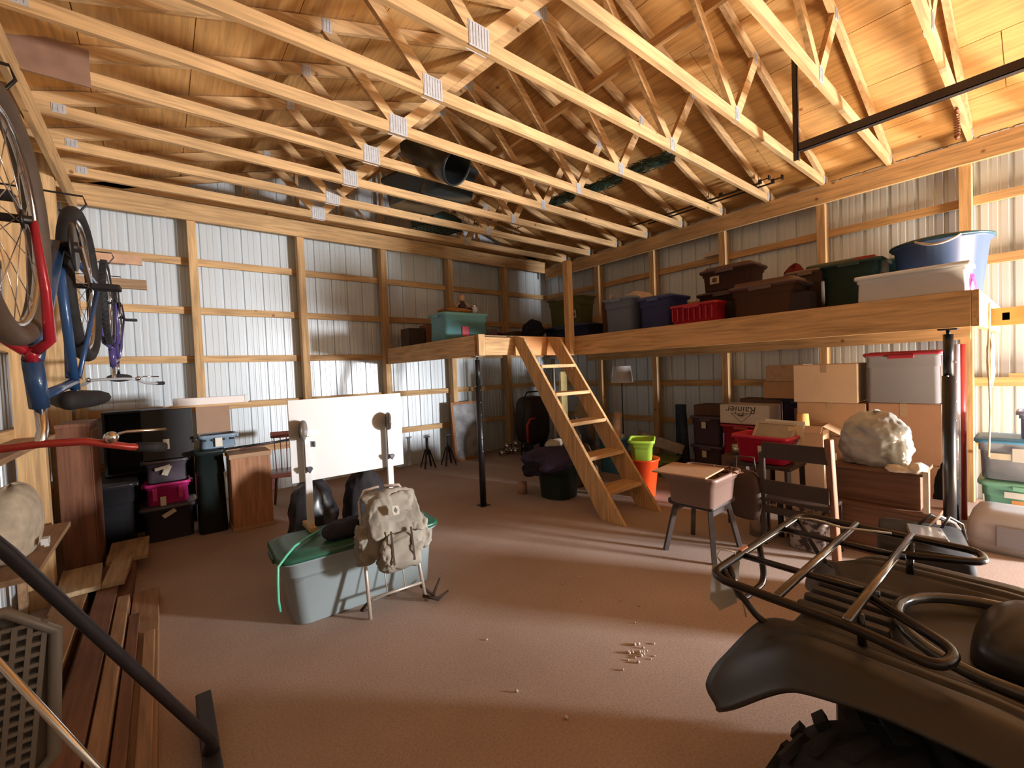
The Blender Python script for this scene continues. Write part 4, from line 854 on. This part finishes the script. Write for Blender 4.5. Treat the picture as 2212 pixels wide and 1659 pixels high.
tote('lavender grey basket on the clear blue lidded tote', (5.62,-.02,.80), .32,.40,.22, P_('lavender',(.26,.28,.42)), name='storage_basket', cat='basket')
t = thing('litter_box', 'grey covered litter box on the floor at the right edge', 'litter box', (5.02,.16,0)); PL=P_('taupe',(.34,.32,.32))
g=G(); g.loft([rr(.20,.24,.05,0),rr(.22,.26,.05,.10)]); g.make('base', PL, t)
g=G(); g.loft([rr(.22,.26,.06,.10),rr(.20,.24,.07,.24),rr(.15,.20,.07,.31),rr(.08,.12,.05,.315)]); g.make('hood', P_('pearl',(.46,.45,.46)), t, subd=0)
g=G(); g.box(-.228,-.205,-.12,.10,.06,.22); g.make('door', P_('slatey',(.26,.26,.30)), t, bevel=.01)
# tall things at the right wall beside the post
g=G(); g.tube([(0,0,.0),(0,.0,1.60)],.04,16); tag(g.make('red_roll', P_('signalred',(.40,.03,.02)), loc=(5.66,.515,0)), 'tall red roll standing right of the black steel post', 'roll')
g=G(); g.tube([(0,0,0),(.02,0,1.60)],.03,14); tag(g.make('white_roll', mat('silver_roll',(.45,.43,.48),.3,.3), loc=(5.50,.53,0)), 'silvery roll standing between the steel post and the red roll', 'roll')
blob('black_sack', 'black sack slumped behind the right steel post', 'sack', (5.2,.56,0),(.10,.08,.36), cloth('blacksack',(.015,.015,.018)), 55)
g=G(); g.tube([(0,0,0),(.01,.01,-.4),(.0,0,-.85),(.0,.01,-1.2)],.006,6); tag(g.make('hanging_cord', cloth('creamcord',(.66,.58,.36)), loc=(5.0,.292,1.90)), 'cream cord hanging from the right end of the loft', 'cord')
blob('cream_rag', 'cream rag hanging under the right end of the loft', 'cloth', (5.15,.297,1.46),(.05,.025,.21), cloth('creamrag',(.60,.54,.38)), 56, flat=False)
g=G(); g.box(-.02,.02,-.10,.10,-.07,.07); g.box(-.02,.10,-.02,.02,-.03,.03); tag(g.make('wood_bracket', mat('orange_block',(.72,.36,.12),.6), loc=(5.3,.22,1.80)), 'orange wooden bracket right of the loft end board', 'bracket')
g=G(); g.box(-.07,.02,-.25,.55,0,.035); tag(g.make('girt_shelf', pine('y'), loc=(6.44,-.3,1.27)), 'pine board resting on a girt at the right edge', 'board')
g=G(); g.box(-.04,.04,-.12,.12,0,.06); tag(g.make('white_block', mat('white_foam',(.66,.60,.54),.7), loc=(6.42,3.12,3.095)), 'white foam block lying on the top girt of the right wall', 'block')
t=thing('white_cup', 'white cup standing on a girt beneath the loft', 'cup', (6.40,2.98,1.265)); g=G(); g.lathe([(.035,0),(.045,.01),(.05,.13),(.045,.135)],16); g.make('cup', mat('cup',(.50,.45,.42),.5), t); g=G(); g.lathe([(.052,.13),(.045,.145),(0,.146)],16); g.make('lid', WHITE, t)
# ---------------------------------------------------------------- things up in the trusses
DKT = mat('dark_tube',(.018,.022,.022),.35)
t = thing('black_barrel', 'open black barrel wedged between the roof trusses', 'barrel', (2.49,3.84,3.64), rot=(-PI/2+.62,0,.34))
g=G(); g.lathe([(0,.735),(.155,.735),(.172,.03),(.172,0),(.185,0),(.19,.03),(.165,.75),(0,.75)],32); g.make('shell', DKT, t)
t = thing('black_tub', 'long black tub lying on the truss chords behind the barrel', 'tub', (2.78,4.95,3.70), .25); g=G(); g.loft([rr(.30,.5,.1,0),rr(.34,.55,.1,.30),rr(.36,.57,.1,.31),rr(.36,.57,.1,.34)]); g.make('tub', DKT, t)
t = thing('plastic_crate', 'dark green lattice crate on the trusses near the barrel', 'crate', (3.35,5.80,3.70), .3)
g=G()
for k in range(9):
    for z in (.0,): g.box(-.3+k*.075,-.285+k*.075,-.22,.22,0,.01)
for k in range(7): g.box(-.3,.315,-.22+k*.07,-.205+k*.07,0,.01)
for y in (-.22,.215): g.box(-.3,.315,y,y+.01,0,.2)
for x in (-.3,.31): g.box(x,x+.01,-.22,.22,0,.2)
g.make('lattice', P_('cratedark',(.02,.05,.045)), t)
def net(label, p, q, seed):
    g=G(); rnd=random.Random(seed); p,q=Vector(p),Vector(q); d=(q-p); L=d.length; d.normalize(); s=d.cross(Vector((0,0,1))).normalized(); u=s.cross(d)
    for k in range(26):
        a0=rnd.uniform(0,6); w=rnd.uniform(2,7)*rnd.choice((-1,1)); r0=rnd.uniform(.04,.075)
        g.tube([p+d*(L*j/14)+(s*math.cos(a0+w*j/14)+u*math.sin(a0+w*j/14))*(r0+rnd.uniform(-.006,.006)) for j in range(15)],.004,4)
    for k in range(8):
        a=rnd.uniform(0,6); b=p+d*rnd.uniform(0,L); g.tube([b+(s*math.cos(a)+u*math.sin(a))*.06,b+(s*math.cos(a)+u*math.sin(a))*.11-Vector((0,0,.03))],.002,4)
    g.tube([p,q],.045,10)
    return tag(g.make('net_roll', P_('netgreen',(.025,.06,.045))), label, 'net')
net('roll of dark green netting on the trusses, nearer one', (4.42,2.55,3.78),(4.36,3.10,3.78),1); net('roll of dark green netting on the trusses, middle one', (4.40,3.22,3.78),(4.30,3.75,3.78),2); net('roll of dark green netting on the trusses, farthest one', (4.30,3.90,3.78),(4.22,4.3,3.78),3)
for x,y0,y1,z,lb in ((5.86,2.22,4.0,3.708,'black bar clamp lying on the trusses, nearest the ridge of three'),(5.98,2.12,3.9,3.708,'black bar clamp lying on the trusses, middle of three'),(5.92,2.5,4.3,3.735,'black bar clamp lying on top of the other two')):
    t=thing('bar_clamp', lb, 'clamp', (x,y0,z)); g=G(); g.box(-.007,.007,0,y1-y0,-.009,.009); g.make('bar', BLACKM, t)
    g=G(); g.cbox((0,.02,.018),(.03,.035,.05)); g.tube([(0,.03,.03),(0,-.08,.03)],.007,8); g.cbox((0,-.085,.03),(.05,.014,.05)); g.make('screw_jaw', mat('dark_iron',(.035,.03,.035),.5,.4), t)
    g=G(); g.cbox((0,.25,.018),(.028,.04,.05)); g.make('sliding_jaw', mat('dark_iron',(.035,.03,.035),.5,.4), t)
t=thing('antler_bundle', 'pile of antlers and sticks on the far trusses', 'antlers', (4.1,5.66,3.70)); rnd=random.Random(8); AM=mat('antler',(.42,.30,.22),.7)
for k in range(6):
    g=G(); x,y=rnd.uniform(-.5,.5),rnd.uniform(-.24,.24); a=rnd.uniform(0,6); pts=[(x+math.cos(a+.25*j)*.08*j,y+math.sin(a+.25*j)*.05*j,.02+.03*j) for j in range(6)]; g.tube(pts,[.014,.014,.012,.010,.008,.004],6)
    for j in (2,3,4): p=pts[j]; g.tube([p,(p[0]+.05*math.cos(a+2),p[1]+.05*math.sin(a+2),p[2]+.08)],[.008,.003],6)
    g.make('antler', AM, t)
for (a,b,lb) in (((3.35,5.0,3.71),(4.6,5.35,3.73),'pale long stick across the far trusses'),((1.7,5.2,3.71),(2.4,6.1,3.73),'dull stick across the far trusses, left one')): g=G(); g.tube([a,b],.018,8); tag(g.make('long_stick', oldpine()), lb, 'stick')
# door track and its hanger
t=thing('door_track', 'dark steel garage door track hanging from the roof', 'track', (4.6,1.46,3.44))
TM=mat('track_steel',(.07,.055,.05),.45,.6)
g=G(); g.box(-.028,.028,-4.0,0,-.04,-.034); g.box(-.028,-.022,-4.0,0,-.04,.03); g.box(.022,.028,-4.0,0,-.04,.03); g.box(.022,.04,-4.0,0,.026,.032); g.make('rail', TM, t)
g=G(); g.box(-.035,-.03,-.04,.0,-.12,.98); g.box(-.035,.0,-.04,-.035,-.12,.98); hg=g.make('hanger_angle', TM, t)
g=G(); g.box(-.030,-.028,-.036,-.004,-.1,.98); g.make('bolt', CHROME, hg)
t=thing('spring_bolt', 'rusty eye bolt with spring hanging at the eave upper right', 'spring', (5.35,.49,3.57)); RM=mat('rusty',(.26,.10,.05),.6,.5)
g=G(); g.tube([(.018*math.cos(k*.9),.018*math.sin(k*.9),-.02-.0032*k) for k in range(60)],.005,5); g.make('coil', RM, t); g=G(); g.tube([(-.03,0,0),(.03,0,0)],.014,8); g.tube([(-.02,0,-.22),(.02,0,-.22)],.016,8); g.tube([(0,0,0),(0,0,.03)],.006,6); g.make('eye_bolt', RM, t)
# ---------------------------------------------------------------- lumber along the left wall
OP=wood('lumber_old',(.40,.24,.13),'y'); OP2=wood('lumber_dark',(.24,.12,.07),'y')
L_=[(-.56,1.2,4.75,0,.09,.20,OP2,'dark plank at the bottom beside the wall'),(-.322,1.3,5.33,0,.09,.18,OP2,'dark plank at the bottom in the middle'),(-.155,1.1,4.05,0,.07,.14,OP,'plank nearest the open floor, ending early'),
    (-.54,1.5,4.7,.092,.04,.16,OP,'long board on the dark planks, wall side'),(-.36,1.4,4.6,.092,.04,.11,OP2,'long reddish board on the dark planks'),(-.265,1.2,3.9,.092,.035,.06,OP,'narrow strip on top of the middle plank'),
    (-.20,1.2,3.6,.072,.03,.05,OP2,'narrow dark strip on the floor side plank'),(-.125,1.2,3.3,.072,.03,.05,OP,'narrow light strip on the floor side plank')]
for x,y0,y1,z,h,w,m,lb in L_:
    g=G(); g.box(-w/2,w/2,0,y1-y0,0,h); tag(g.make('lumber_plank', m, loc=(x,y0,z), bevel=.004, rot=(0,0,0)), 'old '+lb, 'plank')
for x,y,z,w,l,a,lb in ((-.285,4.72,.094,.26,.56,.0,'short wide pale board lying on the far end of the planks'),(-.50,4.10,.134,.22,.52,.06,'short pale board in the middle of the lumber pile'),(-.33,4.10,.134,.12,.5,-.05,'short pale offcut beside the other short boards')):
    g=G(); g.box(-w/2,w/2,0,l,0,.035); tag(g.make('short_board', wood('palelumber',(.52,.38,.22),'y'), loc=(x,y,z), rot=(0,0,a), bevel=.004), lb, 'board')
blob('cushion_bag', 'beige padded bag on the left wall by the post', 'bag', (-.70,3.75,.60),(.11,.36,.24), cloth('beige',(.50,.42,.31),.1), 61, amp=.10, disp=(.01,.3))
t=thing('low_shelf', 'plain wooden shelf holding the beige bag on the left wall', 'shelf', (-.68,3.9,.60)); g=G(); g.box(-.12,.14,-.7,.4,-.03,.0); g.make('shelf_board', OP, t); 
for y in (-.6,.3): g=G(); g.box(-.11,-.07,y,y+.04,-.60,-.03); g.make('shelf_leg', OP, t)
g=G(); g.cbox((0,0,0),(.03,.06,.035)); g.cbox((.0,.03,-.02),(.02,.02,.04)); tag(g.make('white_outlet', WHITE, loc=(-.56,3.62,.66)), 'small white plastic piece on the beige bag', 'plastic piece')
g=G(); g.box(-.05,.19,0,1.6,0,.03); tag(g.make('wall_shelf', OP, loc=(-.80,2.9,1.17)), 'rough shelf board on the left wall under the red handlebar', 'shelf')
# long handled scraper, silver rod, grey panel at lower left
t=thing('floor_scraper', 'black long handled scraper at the lower left, blade on the floor', 'scraper', (.08,2.06,0)); DPL=mat('scraper_black',(.03,.028,.035),.5)
g=G(); g.box(-.03,.03,-.32,.42,.0,.09); g.make('blade', DPL, t, bevel=.006); g=G(); g.tube([(0,0,.09),(0,-.01,.14),(-.40,-.42,1.12),(-.52,-.55,1.38)],[.03,.018,.017,.017],10); g.make('handle', DPL, t)
g=G(); g.tube([(.10,1.42,0.01),(-.42,1.55,1.10)],.009,8); tag(g.make('silver_rod', CHROME), 'thin silver rod leaning at the lower left corner', 'rod')
t=thing('grey_panel', 'grey plastic panel full of square holes at the lower left', 'panel', (-.44,1.62,.52), rot=(.12,.1,.25)); g=G(); GP=P_('panelgrey',(.20,.195,.18))
W2,H2=.15,.50
for k in range(11): x=-.13+.026*k; g.box(x-.005,x+.005,-.008,.008,.05,H2-.06)
for k in range(15): z=.05+.0275*k; g.box(-.135,.135,-.007,.007,z-.005,z+.005)
g.make('grille', GP, t)
g=G(); g.prism([(-.17,.0),(.12,.0),(.17,.06),(.15,.40),(.06,.48),(-.17,.48)],-.004,.004,'y',Matrix.Translation((0,.012,0))); g.make('back_plate', P_('paneldark',(.12,.11,.10)), t)
g=G(); pp=[(-.17,.0),(.12,.0),(.17,.06),(.15,.40),(.06,.48),(-.17,.48)]
g.tube([(x,0,z) for x,z in pp],.014,8,closed=True); g.make('rim', GP, t)
g=G(); g.tube([(-.06,0,0),(-.05,.04,-.20),(-.05,.06,-.36)],.012,8); g.make('support_leg', GP, t)
# popcorn-like debris on the floor
rnd=random.Random(5); DB=mat('debris',(.60,.48,.40),.9)
g0=[]
for k in range(30):
    if k<20: x,y=1.90+rnd.gauss(0,.06),1.37+rnd.gauss(0,.035)
    else: x,y=rnd.uniform(1.2,2.3),rnd.uniform(1.0,2.2)
    g=G(); r=rnd.uniform(.005,.011); g.ball((0,0,r*.7),(r,r*rnd.uniform(.6,1),r*.7),6,4)
    tag(g.make('floor_crumb', DB, loc=(x,y,0), rot=(0,0,rnd.uniform(0,3))), 'pale crumb scattered on the dirt floor near the vehicle', 'crumb', 'crumbs on the floor')
# ---------------------------------------------------------------- quad bike at the lower right
QX = 1.70
t = thing('quad_bike', 'black quad bike with a chrome edged tube rack, seen from behind', 'quad bike', (QX, 0, 0)); QB = t
QP = mat('quad_plastic',(.045,.042,.04),.38,var=.10,scale=(6,6,6),spec=.5)
RK = mat('rack_tube',(.03,.024,.024),.22,.6,var=.1,spec=.8)
def sm(a,b,x): x=max(0,min(1,(x-a)/(b-a))); return x*x*(3-2*x)
def fz(x,y):
    a=abs(x)
    z=.725 + .045*sm(.20,.32,a) - (.06+.05*sm(.2,.5,y))*sm(.38,.50,a)**1.3
    z -= .02*sm(.35,.62,y) + .17*sm(.40,.68,y)*sm(.24,.42,a)
    z += -.06*sm(.1,-.25,y)
    for g_ in (.30,.345): z -= .016*max(0,1-abs(a-g_)/.013)*sm(.52,.48,y)
    return z
def fender(y0,y1,flip=1):
    nx,ny=150,44; vs=[];fs=[]
    for j in range(ny+1):
        for i in range(nx+1):
            x=-.48+.96*i/nx; ym=(.50+.17*sm(.20,.44,abs(x))-.05*sm(.44,.48,abs(x))) if y1>.65 else y1
            y=y0+(ym-y0)*j/ny; z=fz(x,y)
            vs.append((x,y*flip,z))
    for j in range(ny):
        y=y0+(y1-y0)*(j+.5)/ny
        for i in range(nx):
            fs.append((j*(nx+1)+i,j*(nx+1)+i+1,(j+1)*(nx+1)+i+1,(j+1)*(nx+1)+i))
    g=G(); g.sm=True; g.add(vs,fs); o=g.make('fender',QP,t); m=o.modifiers.new('s','SOLIDIFY'); m.thickness=.012; m.offset=-1; return o
fender(-.38,.72)
o=fender(-.3,.62,-1); o.location=(0,-1.15,-.0)
# louvres on the rear deck
for k in range(5):
    g=G(); g.loft([rr(.018,.12,.012,.715),rr(.016,.115,.012,.745)],Matrix.Translation((-.13+.065*k,.40,0))); g.make('deck_louvre',QP,t,bevel=.003)
# seat
g=G(); S=[]
for y,w,z0,z1 in ((.14,.10,.70,.74),(.11,.17,.70,.83),(.02,.19,.70,.86),(-.15,.18,.70,.87),(-.45,.15,.68,.84),(-.62,.10,.66,.80)):
    S.append([(x*w,y,z0+(z1-z0)*z) for x,z in ((-1,0),(-1,.55),(-.8,.9),(-.35,1),(.35,1),(.8,.9),(1,.55),(1,0))])
g.loft(S); g.make('seat',mat('seat_vinyl',(.025,.025,.026),.28,spec=.6),t,subd=1)
g=G(); g.tube([(.235*math.cos(a),.05+.24*math.sin(a),.765-.012*abs(math.cos(a))) for a in [PI*k/20 for k in range(21)]]+[(-.24,-.4,.74)],.016,10); g.make('deck_rim',mat('quad_gloss',(.05,.05,.05),.15,spec=.9),t)
# chassis, tank, underbody block, bars (front half is outside the picture)
g=G(); g.box(-.15,.15,-.5,.36,.20,.58); g.make('underbody_block',mat('dark_iron',(.035,.03,.035),.5,.4),t,bevel=.05)  # box added low under the body to block light, footwells likewise
for s in (-1,1): g=G(); g.box(s*.36-.13,s*.36+.13,-.95,-.12,.26,.32); g.box(s*.36-.13,s*.36+.13,-.16,-.12,.26,.62); g.make('footwell',QP,t,bevel=.01)
g=G(); g.box(-.16,.16,-1.45,.42,.30,.62); g.make('chassis',mat('dark_iron',(.035,.03,.035),.5,.4),t,bevel=.04)
g=G(); g.loft([rr(.16,.26,.1,.66),rr(.17,.27,.12,.84),rr(.10,.2,.1,.92)],Matrix.Translation((0,-.85,0))); g.make('fuel_tank',QP,t)
g=G(); g.tube([(-.36,-.78,1.02),(-.2,-.9,1.04),(0,-.95,1.0),(.2,-.9,1.04),(.36,-.78,1.02)],.014,8); g.tube([(0,-.95,1.0),(0,-1.02,.8)],.02,8); hb=g.make('handlebar',BLACKM,t)
for s in (-1,1): g=G(); g.tube([(s*.26,-.86,1.035),(s*.37,-.77,1.02)],.02,10); g.make('grip',RUBBER,hb)
def qtire(x,y,r=.295,w=.11):
    T=Matrix.Translation((x,y,r+.012))@Matrix.Rotation(PI/2,4,'Y')
    g=G(); g.lathe([(.13,-w*.8),(r*.80,-w),(r*.95,-w*.85),(r,-w*.55),(r,w*.55),(r*.95,w*.85),(r*.80,w),(.13,w*.8),(.13,-w*.8)],48,T)
    for k in range(22):
        a=2*PI*k/22
        for sgn,off in ((-1,0),(1,.5)):
            b=a+off*2*PI/22
            g.cbox((0,0,0),(.018,w*.80,.034),(0,0,0),T@Matrix.Rotation(b,4,'Z')@Matrix.Translation((r+.004,0,sgn*w*.5))@Matrix.Rotation(sgn*.5,4,'X')@Matrix.Rotation(PI/2,4,'X'))
    o=g.make('tire',RUBBER,t)
    g=G(); g.lathe([(0,-.03),(.12,-.03),(.135,-w*.75),(.135,w*.75),(.12,.03),(0,.03)],28,T); g.make('wheel_rim',mat('rim_dark',(.10,.10,.10),.4,.6),o)
for x in (-.40,.40): qtire(x,.20); qtire(x,-1.15)
for y in (.20,-1.15): g=G(); g.tube([(-.40,y,.31),(.40,y,.31)],.03,12); g.make('axle',BLACKM,t)
# tube rack
ZR=.855
def arc(pts,rad=.06,n=6):
    out=[]
    P=[Vector(p) for p in pts]
    out.append(P[0])
    for i in range(1,len(P)-1):
        a=(P[i-1]-P[i]); b=(P[i+1]-P[i]); r=min(rad,a.length*.45,b.length*.45); a.normalize(); b.normalize(); s=P[i]+a*r; e=P[i]+b*r
        for k in range(n+1): u=k/n; out.append(s*(1-u)**2+P[i]*2*u*(1-u)+e*u*u)
    out.append(P[-1]); return out
X0,X1=-.40,.40
g=G(); g.tube(arc([(-.19,.33,ZR),(-.33,.13,ZR-.01),(X0-.03,.15,ZR-.01),(X0,.30,ZR),(X0,.67,ZR+.005),(X1,.67,ZR+.005),(X1,.30,ZR),(X1+.03,.15,ZR-.01),(.33,.13,ZR-.01),(.19,.33,ZR)],.07),.0125,10); g.make('rack_rail',RK,t)
for y in (.48,.32): g=G(); g.tube([(X0,y,ZR+.01),(X1,y,ZR+.01)],.0115,10); g.make('rack_crossbar',mat('rack_chrome',(.20,.18,.17),.15,.9,spec=.9),t)
for x in (-.17,.18): g=G(); g.tube([(x,.30,ZR),(x,.67,ZR)],.0105,10); g.make('rack_bar',RK,t)
for x in (-.33,.33):
    g=G(); g.tube(arc([(x,.66,ZR),(x*.9,.56,ZR-.14),(x*.85,.45,ZR-.14),(x*.8,.36,ZR-.13)],.04),.0105,8); g.make('rack_support',RK,t)
g=G(); g.tube(arc([(-.28,.665,ZR),(-.26,.64,ZR-.12),(-.06,.64,ZR-.12),(-.04,.665,ZR)],.05),.0105,8); g.make('rack_support',RK,t)
for x in (-.33,.33): g=G(); g.tube([(x,.31,ZR+.005),(x*.9,.31,.73)],.0105,8); g.make('rack_support',RK,t)
g=G(); g.beam((-.18,.672,ZR+.018),(-.13,.672,ZR+.018),.012,.006); g.make('sticker',mat('orange_sticker',(.70,.28,.16),.6),t)
# front rack (outside the picture, kept simple)
g=G(); g.tube(arc([(-.34,-1.0,ZR),(-.34,-1.5,ZR),(.34,-1.5,ZR),(.34,-1.0,ZR)],.06),.0125,8); g.make('front_rack',RK,t)
for x in (-.2,0,.2): g=G(); g.tube([(x,-1.02,ZR),(x,-1.49,ZR)],.01,8); g.make('front_rack_bar',RK,t)
for x in (-.3,.3): g=G(); g.tube([(x,-1.3,ZR),(x*.8,-1.3,.70)],.01,8); g.make('front_rack_support',RK,t)
# tail lamp
g=G(); g.cbox((.0,.51,.66),(.16,.03,.06)); g.make('tail_lamp',P_('tailred',(.35,.02,.03)),t,bevel=.01)
# paper tag and string on the rack
g=G(); g.prism([(-.055,0),(.05,.005),(.045,-.15),(-.02,-.17),(-.06,-.12)],-.0015,.0015,'y'); tag(g.make('paper_notice',mat('notice',(.62,.58,.50),.9,var=.04),loc=(QX-.22,.70,.83),rot=(.1,0,-.5)),'white paper tag tied to the rear bar of the rack','tag')
g=G(); g.tube([(0,0,.0),(-.03,.01,.04),(-.02,.0,.065),(.02,-.03,.05),(.03,-.02,-.02),(.06,-.03,-.12),(.09,-.03,-.2)],.0025,6); tag(g.make('tie_string',cloth('string',(.70,.62,.50)),loc=(QX-.24,.70,.83)),'pale string looped over the rack beside the paper tag','string')
g=G(); g.tube([(0,0,.0),(.01,-.05,.008),(.0,-.1,.01),(-.02,-.16,.008),(.0,-.22,.01),(.02,-.30,.012)],.004,6); tag(g.make('tie_string',cloth('string',(.70,.62,.50)),loc=(QX+.30,.66,ZR+.015)),'frayed string lying along the right side of the rack','string')
# black tool tray and cables behind the quad bike
t=thing('battery_charger','black plastic tray with clear cover and cables beyond the rack','tray',(3.30,.46,0),.2)
g=G(); g.loft([rr(.30,.20,.05,0),rr(.28,.19,.05,.42),rr(.26,.18,.05,.50)]); g.make('body',RUBBER,t)
g=G(); g.cbox((.02,-.02,.515),(.34,.16,.02),(0,.12,0)); g.make('cover',mat('smoke_cover',(.25,.25,.24),.15,spec=.9),t,bevel=.01)
for k in range(3): g=G(); g.tube([(.2,-.1+.05*k,.50),(.28,-.14+.04*k,.55),(.34,-.20+.03*k,.50),(.38,-.22,.40)],.008,8); g.make('cable',CHROME if k==1 else BLACKM,t)
